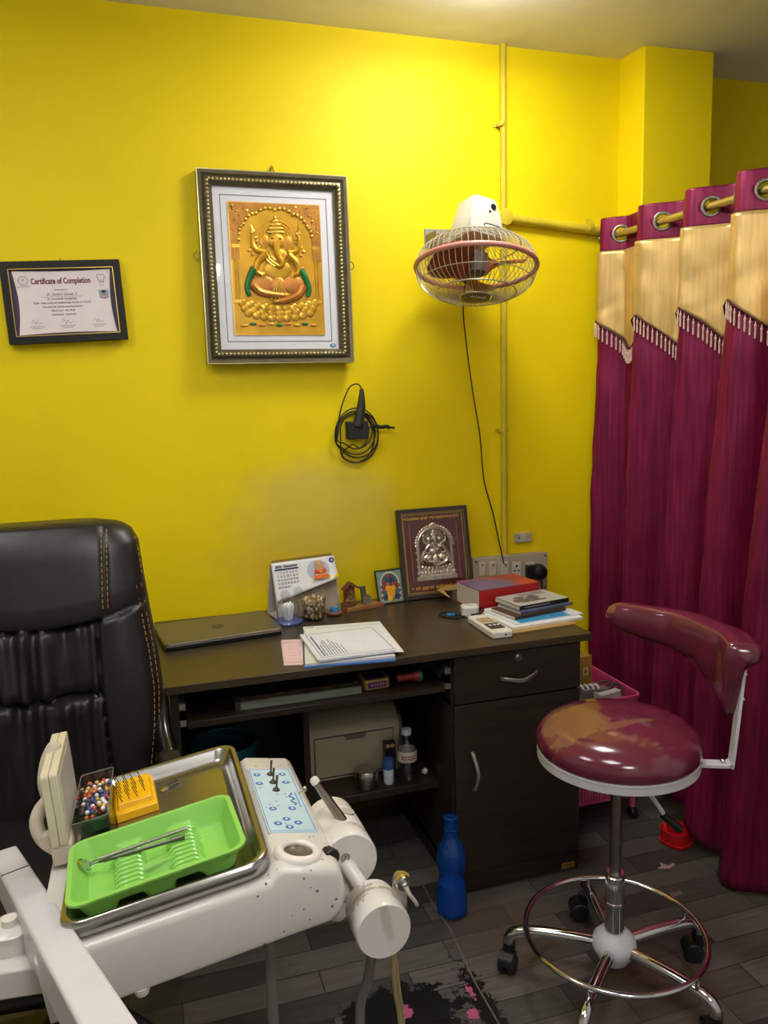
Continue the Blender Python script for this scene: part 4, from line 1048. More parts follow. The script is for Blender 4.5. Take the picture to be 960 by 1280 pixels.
# thick red book
b0, b1 = atz(605, 769.5, DZ), atz(684, 758, DZ)
yaw = math.atan2(b1.y - b0.y, b1.x - b0.x)
t = thing('thick_book', 'thick red book with blue marbled cover lying flat behind the magazines', 'book', (b0.x + .004, b0.y + .044, DZ), (0, 0, yaw + radians(2)))
w, d, h = .235, .155, .072
m = MB(); m.bb(.002, w - .003, .002, d - .003, .003, h - .003); m.build('page_block', M_pages, t)
mr = pm('red_cover', (176, 36, 32), rough=.35, var=.1)
m = MB(); m.bb(0, w, 0, d, 0, .003); m.bb(0, w, 0, .003, .003, h); m.build('cover', mr, t, bevel=.0008)
mc = pm('marbled_cover', (186, 70, 40), rough=.3, var=.25, scale=9)
overlay(mc, blob_mask(mc.node_tree, obj_vec(mc), (.05, .06, h), (.12, .10, 1), 14, .8, .35, 2), (96, 104, 150), .85)
m = MB(); m.bb(0, w, 0, d, h - .003, h); m.build('front_board', mc, t, bevel=.0008)

# grey box with envelope on it
p = atz(566, 752, DZ)
t = thing('carton', 'low grey carton under the brown envelope by the wall', 'box', (p.x + .005, p.y + .012, DZ))
m = MB(); m.bb(0, .09, 0, .085, 0, .035); m.build('carton_body', pm('carton_grey', (116, 106, 96), rough=.6, var=.1), t, bevel=.002)
m = MB(); m.bb(-.001, .091, -.001, .086, .028, .037); m.build('carton_lid', pm('carton_lid_grey', (132, 122, 110), rough=.6), t, bevel=.002)
q = [atz(546, 737, DZ + .040), atz(563, 747.5, DZ + .040), atz(625, 737, DZ + .040), atz(640, 728, DZ + .040)]
t = thing('envelope', 'wide brown paper envelope lying on the grey carton', 'envelope', (q[0].x, q[0].y, DZ + .038))
m = MB(); m.prism([(v.x - q[0].x, v.y - q[0].y) for v in (q[0], q[1], Vector((q[1].x + .02, 2.47, 0)), Vector((1.235, 2.478, 0)), Vector((1.24, 2.57, 0)), Vector((q[0].x + .12, 2.575, 0)))], 0, .0022); e_ = m.build('envelope_body', M_kraft, t)
m = MB(); m.prism([(.005, .0), (.03, -.03), (.10, -.02), (.10, .0)], .0022, .0028); m.build('flap', pm('kraft_flap', (166, 130, 76), rough=.7), t)

# white power adapter with cable
p = atz(587, 769, DZ)
t = thing('power_adapter', 'small white power adapter with black lead beside the red book', 'adapter', (p.x, p.y, DZ), (0, 0, radians(-14)))
m = MB(); m.prism(rrect(.056, .050, .014), 0, .034); b = m.build('adapter_body', pm('adapter_white', (214, 212, 204), rough=.35), t, bevel=.006, seg=3)
m = MB(); m.lathe([(.017, .0342), (.015, .036), (.006, .0365), (.005, .0345), (0, .0345)], n=24); m.build('dial', pm('adapter_ivory', (196, 192, 180)), b)
m = MB(); m.tube([(-.02, -.028, .006), (-.06, -.035, .003), (-.095, .0, .003), (-.085, .035, .003), (-.03, .035, .006), (.02, .03, .012), (.045, .005, .018), (.03, -.03, .014), (.0, -.034, .010), (.04, -.055, .004)], .0026, 8, sm=6); m.build('lead', M_black, t)
p2 = atz(563, 770, DZ); 
lt = thing('usb_cable', 'short black cable with a blue tip near the white adapter', 'cable', (p2.x, p2.y, DZ), (0, 0, radians(-16)))
m = MB(); m.tube([(.014, 0, .005), (.04, -.002, .005), (.07, -.003, .004)], .0045, 8); m.build('cable', M_black, lt)
m = MB(); m.bb(-.012, .014, -.008, .008, 0, .009); m.build('blue_tip', pm('usb_blue', (40, 110, 170), rough=.4), lt, bevel=.002)

# white handheld meter
a, b = atz(596, 772, DZ + .012), atz(629, 793, DZ + .012)
ln = (b - a).length
t = thing('handheld_meter', 'white handheld electronic meter with dark keypad lying at the desk front', 'meter', ((a.x + b.x) / 2, (a.y + b.y) / 2, DZ), (0, 0, math.atan2(a.y - b.y, a.x - b.x) - radians(90)))
m = MB(); m.prism(rrect(.066, ln, .008), .0, .021); c = m.build('case', pm('meter_ivory', (222, 218, 206), rough=.4), t, bevel=.004)
m = MB(); m.prism(rrect(.046, .055, .003, 3, 0, -.035), .021, .0225); k = m.build('keypad', pm('keypad_dark', (62, 56, 52), rough=.45), t)
m = MB()
for x in (-.012, .002, .014): m.lathe([(0, .0225), (.0048, .0225), (.0042, .0245), (0, .0245)], (x, -.03, 0), n=14)
m.build('key', pm('key_white', (220, 220, 216)), k)
m = MB(); m.prism(rrect(.044, .05, .002, 3, 0, .03), .021, .022); m.build('display', pm('display_tan', (176, 158, 118), rough=.3), t)
m = MB(); m.cyl((.008, -ln / 2 - .001, .011), (.008, -ln / 2 + .003, .011), .003, n=10); m.build('jack', M_black, c)

# ---------------------------------------------------------------- papers on the desk
def sheet(name, label, cat, px, z, h, mat, group=None):
    P = [atz(x, y, z + h) for x, y in px]
    o = P[0]
    t = thing(name, label, cat, (o.x, o.y, z), (0, 0, 0), group)
    m = MB(); m.prism([(p.x - o.x, p.y - o.y) for p in P], 0, h)
    return t, m.build('sheets', mat, t), P
Mp1 = pm('folder_blue', (70, 110, 170), rough=.4)
t, s_, P = sheet('slip', 'small pale pink receipt slip beside the white paper pile', 'paper slip', ((355, 831.5), (379, 830.5), (378, 799), (351, 800)), DZ, .0012, pm('pink_paper', (226, 196, 196), rough=.6, var=.05))
o = P[0]; ux = (P[1] - P[0]).normalized(); uy = (P[3] - P[0]).normalized()
m = MB(); T = Matrix(((ux.x, uy.x, 0, 0), (ux.y, uy.y, 0, 0), (0, 0, 1, .0016), (0, 0, 0, 1))); m.M = T
wd, hd = (P[1] - P[0]).length, (P[3] - P[0]).length
m.ring_prism(rrect(wd * .86, hd * .8, .001, 1, wd * .5, hd * .48), rrect(wd * .83, hd * .78, .001, 1, wd * .5, hd * .48), 0, .0002)
for k in range(5): m.bb(wd * .3, wd * .75, hd * (.2 + .13 * k), hd * (.2 + .13 * k) + .001, 0, .0002)
m.build('printed_lines', pm('pink_ink', (196, 120, 130)), s_)
t, s_, P = sheet('folder', 'clear blue edged plastic folder under the white papers', 'folder', ((380.3, 834), (494.8, 824.8), (474, 777), (378.5, 784.4)), DZ, .004, Mp1)
t, s_, P = sheet('paper_pile', 'loose pile of white and grey forms in the clear folder', 'paper', ((381.5, 830), (494, 819.5), (474, 777), (379.5, 783.5)), DZ + .004, .006, pm('paper_offwhite', (212, 208, 200), rough=.6, var=.06, scale=8))
t, s_, P = sheet('pink_form', 'pink form corner sticking out right under the white pad', 'paper', ((420, 822), (503, 814), (482, 789), (420, 792)), DZ + .010, .0018, pm('pink_form_paper', (222, 160, 170), rough=.6))
t, s_, P = sheet('ruled_form', 'white ruled form lying turned under the printed pad', 'paper', ((392, 818), (505, 814.5), (474.5, 776.5), (378.5, 784)), DZ + .012, .001, pm('paper_white', (0, 0, 0)))
m = MB(); o = P[3]; ux = (P[2] - P[3]).normalized(); uy = (P[0] - P[3]).normalized(); L_ = (P[2] - P[3]).length; o0 = P[0]
off = P[3] - P[0]
for k in range(34):
    q = off + ux * (L_ * (.17 + .8 * k / 34)) + uy * .012; m.strap([q + Vector((0, 0, .0011)), q + uy * .022 + Vector((0, 0, .0011))], ux, .0012, .0002)
q = off + ux * (L_ * .02) + uy * .012; m.strap([q + Vector((0, 0, .0011)), q + ux * L_ * .12 + Vector((0, 0, .0011))], uy, .008, .0002)
m.build('printed_lines', pm('green_grey_ink', (150, 154, 140)), s_)
t, s_, P = sheet('form_pad', 'white printed form pad on top of the paper pile', 'paper pad', ((398, 825), (494.8, 812.5), (475, 787), (374.7, 793)), DZ + .014, .006, pm('paper_bluewhite', (224, 226, 234), rough=.6, var=.03))
m = MB(); o = P[0]; ux = (P[1] - P[0]).normalized(); uy = (P[3] - P[0]); hd = uy.length; uy = uy.normalized(); wd = (P[1] - P[0]).length
m.M = Matrix(((ux.x, uy.x, 0, 0), (ux.y, uy.y, 0, 0), (0, 0, 1, .0063), (0, 0, 0, 1)))
r = random.Random(6)
m.ring_prism(rrect(wd * .94, hd * .9, .001, 1, wd * .53, hd * .5), rrect(wd * .925, hd * .885, .001, 1, wd * .53, hd * .5), 0, .0002)
for c, (x, dens, ww) in enumerate(((.10, .85, .006), (.14, .3, .004), (.185, .5, .003), (.215, .6, .003), (.25, .35, .003), (.285, .6, .003), (.32, .5, .003), (.36, .4, .0025), (.40, .3, .0025))):
    y = .1 * hd
    while y < (.1 + .8 * (dens + .1)) * hd and y < .9 * hd:
        l = r.uniform(.004, .016); m.bb(x * wd, x * wd + ww * .8, y, min(y + l, .92 * hd), 0, .0002); y += l + .003
m.build('printed_form', pm('form_ink', (70, 74, 96)), s_)

# ---------------------------------------------------------------- things on the keyboard tray
TZ = .640
a, b = at(301, 889, 2.01), at(453, 866, 2.01)
t = thing('glass_album', 'flat grey glass edged album on the keyboard tray', 'album', (a.x, 2.012, TZ), (0, 0, radians(.5)))
w = b.x - a.x
m = MB(); m.bb(0, w, 0, .20, 0, .022); m.build('album_body', pm('album_edge', (120, 126, 114), rough=.3, var=.35, scale=6, stretch=(1, 1, 60)), t, bevel=.002)
m = MB(); m.bb(.0, w, .0, .20, .022, .0245); m.bb(-.014, 0, .0, .20, .0, .0245); m.build('album_cover', pm('album_cover_dark', (60, 58, 50), rough=.4, var=.5, scale=22), t, bevel=.001)
m = MB(); r = random.Random(9)
for k in range(16): m.ball((w * (.03 + .94 * k / 15), .016 + .012 * r.random(), .0245), (.009, .004 + .004 * r.random(), .001), 8, 4, r.choice((0, 1)))
m.build('cover_flowers', [pm('flower_orange', (150, 84, 50)), pm('flower_green', (70, 84, 50))], t)
a, b = at(455, 863, 2.03), at(488, 860, 2.03)
t = thing('tin_box', 'small gold tin with a purple label on the keyboard tray', 'tin', (a.x, 2.025, TZ), (0, 0, radians(3)))
w = b.x - a.x
m = MB(); m.prism(rrect(w, .075, .010, 4, w / 2, .0375), .0, .030); b_ = m.build('tin', pm('tin_gold', (176, 150, 84), rough=.35, metal=.5), t, bevel=.004)
m = MB(); m.bb(w * .14, w * .86, -.0005, .0, .007, .024); m.bb(w * .12, w * .88, .006, .06, .030, .0306); lb = m.build('purple_label', pm('label_purple', (84, 40, 96), rough=.4), b_)
m = MB()
for k in range(5): m.bb(w * (.25 + k * .11), w * (.32 + k * .11), -.0010, -.0005, .012, .020)
m.build('label_print', pm('tin_print', (150, 120, 140)), lb)
a, b = at(497, 851, 2.06), at(525, 846, 2.04)
t = thing('torch', 'small red torch with a green lens lying on the keyboard tray', 'torch', ((a.x + b.x) / 2, 2.05, TZ), (0, 0, radians(-4)))
L_ = b.x - a.x
m = MB(); m.lathe([(0, -.036), (.011, -.036), (.012, -.034), (.012, -.022), (.0105, -.020), (.0105, .006), (.0125, .010), (.016, .020), (.0165, .030), (.0150, .031)], (0, 0, .0165), (1, 0, .0), 20)
m.build('torch_body', pm('torch_red', (142, 40, 36), rough=.4, var=.15), t)
m = MB(); m.lathe([(.017, .028), (.0172, .036), (.014, .038), (0, .0385)], (0, 0, .0165), (1, 0, .0), 20); m.build('lens_ring', pm('torch_green', (24, 112, 84), rough=.35), t)

# ---------------------------------------------------------------- printer shelf
SZ = .297
def printer():
    Y = 2.215
    bl, br = at(383, 985, Y), at(505, 955, Y); tl, tr = at(378, 925, Y), at(503, 893, Y)
    x0, x1 = bl.x, br.x; w = x1 - x0 ; H = .205; D = .30
    t = thing('printer', 'beige laser printer on the shelf under the desk', 'printer', (x0, Y, SZ))
    Mb = pm('printer_beige', (172, 160, 132), rough=.5, var=.04); Mg = pm('printer_grey', (104, 98, 88), rough=.5)
    m = MB(); prof = [(0, .0), (0, .148), (.012, .172), (.04, .192), (.075, .200), (D, .200), (D, 0)]
    m.rings([[Vector((x, y, z)) for y, z in prof] for x in (.012, w - .012)]); m.build('body', Mb, t, bevel=.003)
    for x in (0, w - .012):
        m = MB(); m.rings([[Vector((q, y, z)) for y, z in [(.008, 0), (.008, .145), (.02, .170), (.05, .186), (D - .02, .190), (D - .02, 0)]] for q in (x, x + .012)]); m.build('side_cover', Mg, t, bevel=.002)
    m = MB(); m.bb(.03, w - .034, -.004, .002, .012, .138); fp = m.build('front_door', pm('printer_beige', (0, 0, 0)), t, bevel=.003)
    m = MB(); m.ring_prism(rrect(w - .060, .130, .004, 3), rrect(w - .064, .126, .004, 3), -.0005, .001); m.M = Matrix()
    m2 = MB(); m2.M = Matrix.Translation((w / 2 - .002, -.0005, .075)) @ Matrix.Rotation(radians(90), 4, 'X'); m2.ring_prism(rrect(w - .060, .132, .004, 3), rrect(w - .066, .126, .004, 3), -.002, .0006); m2.build('door_gap', pm('gap_dark', (40, 38, 34)), fp)
    m = MB(); m.M = Matrix.Translation((w / 2 + .0, -.0045, .131)) @ Matrix.Rotation(radians(90), 4, 'X'); m.prism([(-.036, .007), (-.030, -.007), (.030, -.007), (.036, .007)], -.001, .0012); m.build('finger_grip', Mg, fp)
    m = MB(); m.bb(.10, w - .09, .075, D - .05, .198, .208); m.bb(.09, .11, .07, .10, .198, .212); m.bb(w - .10, w - .08, .07, .10, .198, .212); m.build('output_tray', Mg, t, bevel=.002)
printer()
p = at(459, 988, 2.14)
t = thing('steel_tin', 'round stainless steel tin with lid in front of the printer', 'tin', (p.x, 2.145, SZ))
m = MB(); m.lathe([(0, 0), (.032, 0), (.034, .003), (.034, .033), (0, .033)], n=36); m.build('tin', M_steel, t)
m = MB(); m.lathe([(.0345, .029), (.0355, .030), (.0355, .051), (.033, .054), (0, .0545)], n=36); m.build('lid', M_steel, t)
p = at(486, 981, 2.14)
t = thing('medicine_bottle', 'small white bottle with a blue cap beside the steel tin', 'bottle', (p.x, 2.14, SZ))
m = MB(); m.lathe([(0, 0), (.0145, 0), (.0155, .003), (.0155, .046), (.011, .052), (0, .052)], n=24); m.build('bottle_body', pm('bottle_white', (190, 196, 206), rough=.35), t)
m = MB(); m.lathe([(.0165, .047), (.0165, .074), (.015, .077), (0, .077)], n=24); m.build('cap', pm('cap_blue', (52, 84, 142), rough=.4), t)
p = at(487, 978, 2.185)
t = thing('dark_carton', 'narrow black carton with two yellow discs behind the medicine bottle', 'box', (p.x - .014, 2.178, SZ))
m = MB(); m.bb(0, .034, 0, .02, 0, .110); c = m.build('carton_body', pm('carton_black', (24, 26, 28), rough=.35), t, bevel=.001)
m = MB(); m.cyl((.0095, -.0008, .098), (.0095, .0, .098), .0065, n=18); m.cyl((.0245, -.0008, .098), (.0245, .0, .098), .0065, n=18); m.build('printed_discs', pm('disc_yellow', (196, 160, 90)), c)
p = at(509, 979, 2.135)
t = thing('water_bottle', 'clear plastic water bottle with white cap on the printer shelf', 'bottle', (p.x + .003, 2.14, SZ))
m = MB(); pr = [(0, 0), (.024, 0), (.029, .004)]
for k in range(8): pr += [(.0300, .010 + k * .007), (.0285, .0135 + k * .007)]
pr += [(.030, .070), (.030, .100), (.029, .106), (.024, .124), (.0135, .140), (.0125, .148), (0, .148)]
m.lathe(pr, n=32); m.build('bottle_body', M_glass_thin(), t)
m = MB(); m.lathe([(.0302, .066), (.0306, .067), (.0306, .098), (.0302, .099)], n=32, cap=False); l = m.build('label', pm('label_pale', (196, 184, 170), rough=.5), t)
m = MB()
for k in range(9): 
    for z in (.086, .078):
        a = -2.4 + k * .16; m.box((.031 * cos(a), .031 * sin(a), z), (.003, .0012, .004), Matrix.Rotation(a + pi / 2, 3, 'Z'))
m.build('label_print', pm('label_red', (150, 50, 44)), l)
m = MB(); m.lathe([(0, .148), (.0148, .146), (.0148, .160), (.0135, .163), (0, .163)], n=24); m.build('cap', pm('cap_white', (214, 214, 216), rough=.4), t)
p = at(531, 968, 2.15)
t = thing('paper_scrap', 'crumpled white scrap at the right end of the printer shelf', 'paper scrap', (p.x, 2.15, SZ))
m = MB(); r = random.Random(1)
m.ball((0, 0, .010), (.009, .009, .010), 8, 6); m.v = [v + Vector((r.uniform(-.003, .003), r.uniform(-.003, .003), r.uniform(0, .003))) for v in m.v]
m.build('scrap', pm('scrap_white', (200, 196, 188), rough=.7), t, smooth=False)
# teal bin in the knee space
p = at(281, 934, 2.32)
t = thing('waste_bin', 'dark teal plastic bin in the knee space under the desk', 'bin', (p.x, 2.36, 0))
m = MB(); hz = p.z - .0
m.lathe([(0, .004), (.075, .004), (.080, .0), (.098, hz), (.104, hz), (.104, hz - .015), (.100, hz - .015)], n=36, cap=False); m.lathe([(0, .01), (.07, .01)], n=36); m.build('bin_body', pm('teal_plastic', (20, 92, 106), rough=.4), t, solid=.002)
m = MB(); m.tube([(.101 * cos(a), .101 * sin(a), hz) for a in [2 * pi * k / 36 for k in range(36)]], .004, 8, closed=True); m.build('bin_rim', pm('teal_rim', (26, 104, 118), rough=.4), t)

# ---------------------------------------------------------------- blue bottle on the floor
p = atz(567, 1142, 0); hz = at(569, 1021, p.y).z
t = thing('blue_bottle', 'translucent blue water bottle standing on the floor by the cabinet', 'bottle', (p.x, p.y + .01, 0))
S = hz / .30
pr = [(0, .0), (.038, 0), (.044, .006), (.045, .03), (.043, .055), (.040, .085), (.037, .115), (.036, .125), (.041, .140), (.0425, .165), (.040, .190), (.032, .212), (.021, .232), (.0185, .245), (.0185, .288), (.021, .290), (.021, .297), (.0175, .300)]
def bluepl():
    if 'blue_pet' in MATS: return MATS['blue_pet']
    m = M_glass_thin().copy(); m.name = 'blue_pet'; MATS['blue_pet'] = m; nt = m.node_tree
    for n in nt.nodes:
        if n.type == 'VALTORGB': n.color_ramp.elements[0].color = (.10, .34, .74, 1); n.color_ramp.elements[1].color = (.16, .42, .82, 1)
    out = [n for n in nt.nodes if n.type == 'OUTPUT_MATERIAL'][0]; last = out.inputs['Surface'].links[0].from_socket
    df = nt.nodes.new('ShaderNodeBsdfDiffuse'); df.inputs['Color'].default_value = lin((24, 96, 186))
    mx = nt.nodes.new('ShaderNodeMixShader'); mx.inputs[0].default_value = .30; nt.links.new(last, mx.inputs[1]); nt.links.new(df.outputs[0], mx.inputs[2]); nt.links.new(mx.outputs[0], out.inputs['Surface'])
    return m
m = MB(); m.lathe([(r_ * S, z * S) for r_, z in pr], n=36, cap=False); m.build('bottle_body', bluepl(), t)
m = MB(); m.lathe([(0, .006), (.035 * S, .006), (.041 * S, .012), (.0415 * S, .03 * S), (.0385 * S, .07 * S), (.036 * S, .095 * S), (0, .095 * S)], n=32); m.build('water', pm('blue_water', (30, 110, 205), rough=.08, trans=.35, ior=1.33), t)
m = MB()
for z in (.24, .262): m.tube([(.0195 * S * cos(a), .0195 * S * sin(a), z * S) for a in [2 * pi * k / 24 for k in range(24)]], .0022, 6, closed=True)
m.build('neck_ring', bluepl(), t)

# ---------------------------------------------------------------- pink rack beside the desk
def rack():
    t = thing('storage_rack', 'pink two tier plastic storage rack between desk and curtain', 'rack', (1.40, 2.33, 0))
    Mpk = pm('pink_plastic', (206, 74, 124), rough=.4, var=.1)
    Mpo = pm('rack_pole', (60, 40, 56), rough=.4)
    w, d = .29, .36
    for z, hh in ((.085, .07), (.385, .06)):
        m = MB(); m.ring_prism(rrect(w, d, .03), rrect(w - .016, d - .016, .026), z + hh - .010, z + hh)
        m.ring_prism(rrect(w - .012, d - .012, .028), rrect(w - .018, d - .018, .025), z, z + .012)
        m.prism(rrect(w - .014, d - .014, .026), z, z + .004)
        P = rrect(w - .014, d - .014, .027, 4)
        N_ = len(P)
        for k in range(N_):
            a, b = Vector((*P[k], 0)), Vector((*P[(k + 1) % N_], 0)); nseg = max(1, int((b - a).length / .011))
            for q in range(nseg):
                c = a + (b - a) * (q / nseg); m.box((c.x, c.y, z + hh / 2), (.005, .005, hh - .012))
        m.build('basket', Mpk, t)
    for sx in (-1, 1):
        for sy in (-1, 1):
            m = MB(); m.cyl((sx * (w / 2 - .02), sy * (d / 2 - .02), .04), (sx * (w / 2 - .02), sy * (d / 2 - .02), .40), .009, n=12); m.build('pole', Mpk, t)
            m = MB(); m.lathe([(0, -.010), (.018, -.010), (.020, -.006), (.020, .006), (.018, .010), (0, .010)], (sx * (w / 2 - .02), sy * (d / 2 - .02), .02), (1, 0, 0), 18); m.cyl((sx * (w / 2 - .02), sy * (d / 2 - .02), .02), (sx * (w / 2 - .02), sy * (d / 2 - .02), .045), .006, n=8); m.build('caster', M_black, t)
    z = .389
    t2 = thing('small_carton', 'small yellow brown carton with a red mark in the pink rack', 'box', (1.425, 2.36, z), (0, 0, radians(8)))
    m = MB(); m.bb(-.035, .035, -.03, .03, 0, .145); c = m.build('carton_body', pm('carton_mustard', (168, 132, 50), rough=.5, var=.12), t2, bevel=.001)
    m = MB(); m.bb(-.004, .018, -.0306, -.03, .075, .105); mk = m.build('carton_mark', pm('mark_cream', (214, 200, 170)), c)
    m = MB(); m.bb(.003, .011, -.0310, -.0306, .083, .096); m.build('mark_print', pm('mark_red', (170, 50, 40)), mk)
    t2 = thing('coiled_lead', 'white spiral lead lying in the pink rack', 'cable', (1.372, 2.275, z + .038), (0, 0, radians(-8)))
    m = MB(); m.tube([(-.05 + .13 * k / 80, .014 * cos(k * .55), .014 + .014 * sin(k * .55)) for k in range(81)], .0042, 8); m.build('lead', pm('lead_white', (222, 220, 220), rough=.4), t2)
    slab('folded_cloth', 'folded grey cloth under the connectors in the pink rack', 'cloth', 1.335, 2.185, z, .19, .13, .025, 1.5, pm('cloth_grey', (128, 118, 112), rough=.8, bump=.3), pages=False)
    for x, y, zz, rz, c, lab in ((1.455, 2.215, .026, 12, (190, 186, 180), 'white plastic connector block lying at the front of the pink rack'), (1.43, 2.262, .026, -8, (120, 110, 104), 'grey cable adaptor in the middle of the pink rack')):
        t2 = thing('connector', lab, 'connector', (x, y, z + zz), (0, 0, radians(rz)))
        m = MB(); m.bb(-.045, .045, -.014, .014, 0, .030); b = m.build('connector_body', pm('connector_%d' % c[0], c, rough=.5), t2, bevel=.003)
        m = MB(); m.bb(-.052, -.045, -.018, .018, -.0, .034); m.build('flange', pm('connector_%d' % c[0], c), t2, bevel=.002)
        m = MB(); m.tube([(.045, 0, .015), (.07, .01, .03), (.06, .05, .03), (.0, .06, .014)], .004, 8, sm=5); m.build('lead', pm('lead_grey', (70, 62, 60), rough=.5), t2)
    z = .089
    for k, (dx, dy, rz, c, lab) in enumerate(((0, -.06, 6, (196, 184, 150), 'cream booklet in the lower pink basket'), (.02, .02, -12, (84, 92, 70), 'green covered booklet in the lower pink basket'))):
        t2 = slab('booklet', lab, 'book', 1.29 + dx, 2.235 + dy, z + .02 * k, .19, .13, .016, rz * .3, pm('booklet_%d' % k, c, rough=.5))
rack()
# red dustpan at the curtain hem
p = atz(852, 1062, 0)
t = thing('red_dustpan', 'red plastic dustpan on the floor under the curtain hem', 'dustpan', (p.x + .01, p.y + .04, 0), (0, 0, radians(18)))
m = MB(); R_ = []
for z, w, d in ((0, .085, .09), (.012, .092, .096), (.012, .084, .088), (.05, .090, .09), (.05, .082, .084), (.006, .078, .08)):
    R_.append([Vector((x, y, z)) for x, y in rrect(w, d, .03, 5)])
m.rings(R_); m.build('pan', pm('red_plastic', (188, 24, 28), rough=.35, var=.1), t)
m = MB(); m.strap([(-.03, .02, .045), (-.02, .03, .06), (.02, .03, .06), (.03, .02, .045)], (0, 1, 0), .014, .006); m.build('pan_handle', pm('red_plastic', (0, 0, 0)), t)
# torn bits on the floor
for px, pts, lab, c in (((835, 1084), ((-.035, .004), (0, -.008), (.03, .004), (.028, .012), (.005, .006), (-.01, .03), (-.014, .012)), 'torn strip of pinkish brown tape on the floor by the stool', (166, 140, 128)), ((845, 1118), ((-.02, -.01), (.02, -.004), (.024, .014), (.0, .006), (-.012, .014)), 'dull brown torn tape scrap on the floor behind the stool ring', (120, 96, 80))):
    p = atz(*px, 0)
    t = thing('tape_scrap', lab, 'tape', (p.x, p.y, 0))
    m = MB(); m.prism(pts, 0.0002, .0012); m.build('scrap', pm('tape_%d' % c[0], c, rough=.6, var=.2), t)
# ---------------------------------------------------------------- dental delivery unit
M_enamel = pm('white_enamel', (216, 210, 204), rough=.28, var=.03, scale=6, coat=.3)
def enamel_chipped():
    m = pm('chipped_enamel', (212, 206, 199), rough=.3, var=.04, scale=5, coat=.25)
    nt = m.node_tree; v = obj_vec(m)
    nz = nt.nodes.new('ShaderNodeTexVoronoi'); nz.inputs['Scale'].default_value = 85; nt.links.new(v, nz.inputs['Vector'])
    n2 = nt.nodes.new('ShaderNodeTexNoise'); n2.inputs['Scale'].default_value = 170; nt.links.new(v, n2.inputs['Vector'])
    a = math_node(nt, 'ADD', nz.outputs['Distance'], math_node(nt, 'MULTIPLY', n2.outputs['Fac'], .6))
    k = math_node(nt, 'LESS_THAN', a, .40)
    sp = nt.nodes.new('ShaderNodeSeparateXYZ'); nt.links.new(v, sp.inputs[0])
    g = nt.nodes.new('ShaderNodeMapRange'); g.inputs['From Min'].default_value = -.10; g.inputs['From Max'].default_value = .07; nt.links.new(sp.outputs['X'], g.inputs['Value'])
    n3 = nt.nodes.new('ShaderNodeTexWhiteNoise'); nt.links.new(nz.outputs['Position'], n3.inputs['Vector'])
    s = math_node(nt, 'LESS_THAN', n3.outputs['Value'], math_node(nt, 'MULTIPLY', g.outputs['Result'], 1.1))
    overlay(m, math_node(nt, 'MULTIPLY', k, s), (88, 80, 74))
    return m
M_enamel2 = enamel_chipped()
def stained_enamel(fc):
    m = pm('stained_enamel', (214, 208, 202), rough=.28, var=.03, scale=6, coat=.3)
    nt = m.node_tree; v = obj_vec(m)
    overlay(m, blob_mask(nt, v, (fc.x, fc.y + .044, fc.z + .03), (.042, .0035, .05), 60, .8, .3, 3), (130, 108, 80), .7)
    overlay(m, blob_mask(nt, v, (fc.x + .006, fc.y - .001, fc.z + .012), (.007, .004, .030), 40, .6, .4, 5), (178, 162, 140), .6)
    overlay(m, blob_mask(nt, v, (fc.x - .02, fc.y + .05, fc.z + .03), (.02, .02, .02), 90, 1.6, .1, 8), (120, 100, 80), .6)
    return m
ro_ = radians(8.2)
ex = Vector((cos(ro_), .012, sin(ro_))).normalized()
ey = Vector((-.012, cos(radians(-2.5)), sin(radians(-2.5)))); ey = (ey - ex * ex.dot(ey)).normalized()
ez = ex.cross(ey)
UO = atz(335, 1082, .83)
UM = Matrix(((ex.x, ey.x, ez.x, UO.x), (ex.y, ey.y, ez.y, UO.y), (ex.z, ey.z, ez.z, UO.z), (0, 0, 0, 1)))
UI = UM.inverted()
def hitplane(px, py, p0, n):
    d = ray(px, py); return CAM + d * ((p0 - CAM).dot(n) / d.dot(n))
def onw(px, py, w): return UI @ hitplane(px, py, UO + ez * w, ez)
def onv(px, py, v): return UI @ hitplane(px, py, UO + ey * v, ey)
def onu(px, py, u): return UI @ hitplane(px, py, UO + ex * u, ex)
PA = radians(18)
PMl = Matrix.Translation((.014, 0, .002)) @ Matrix.Rotation(PA, 4, 'Y')        # panel frame: x across, y depth, z out
PMi = PMl.inverted(); PN = (UM.to_3x3() @ PMl.to_3x3() @ Vector((0, 0, 1))); PP = UM @ PMl @ Vector((0, 0, 0))
def onp(px, py): return PMi @ (UI @ hitplane(px, py, PP, PN))

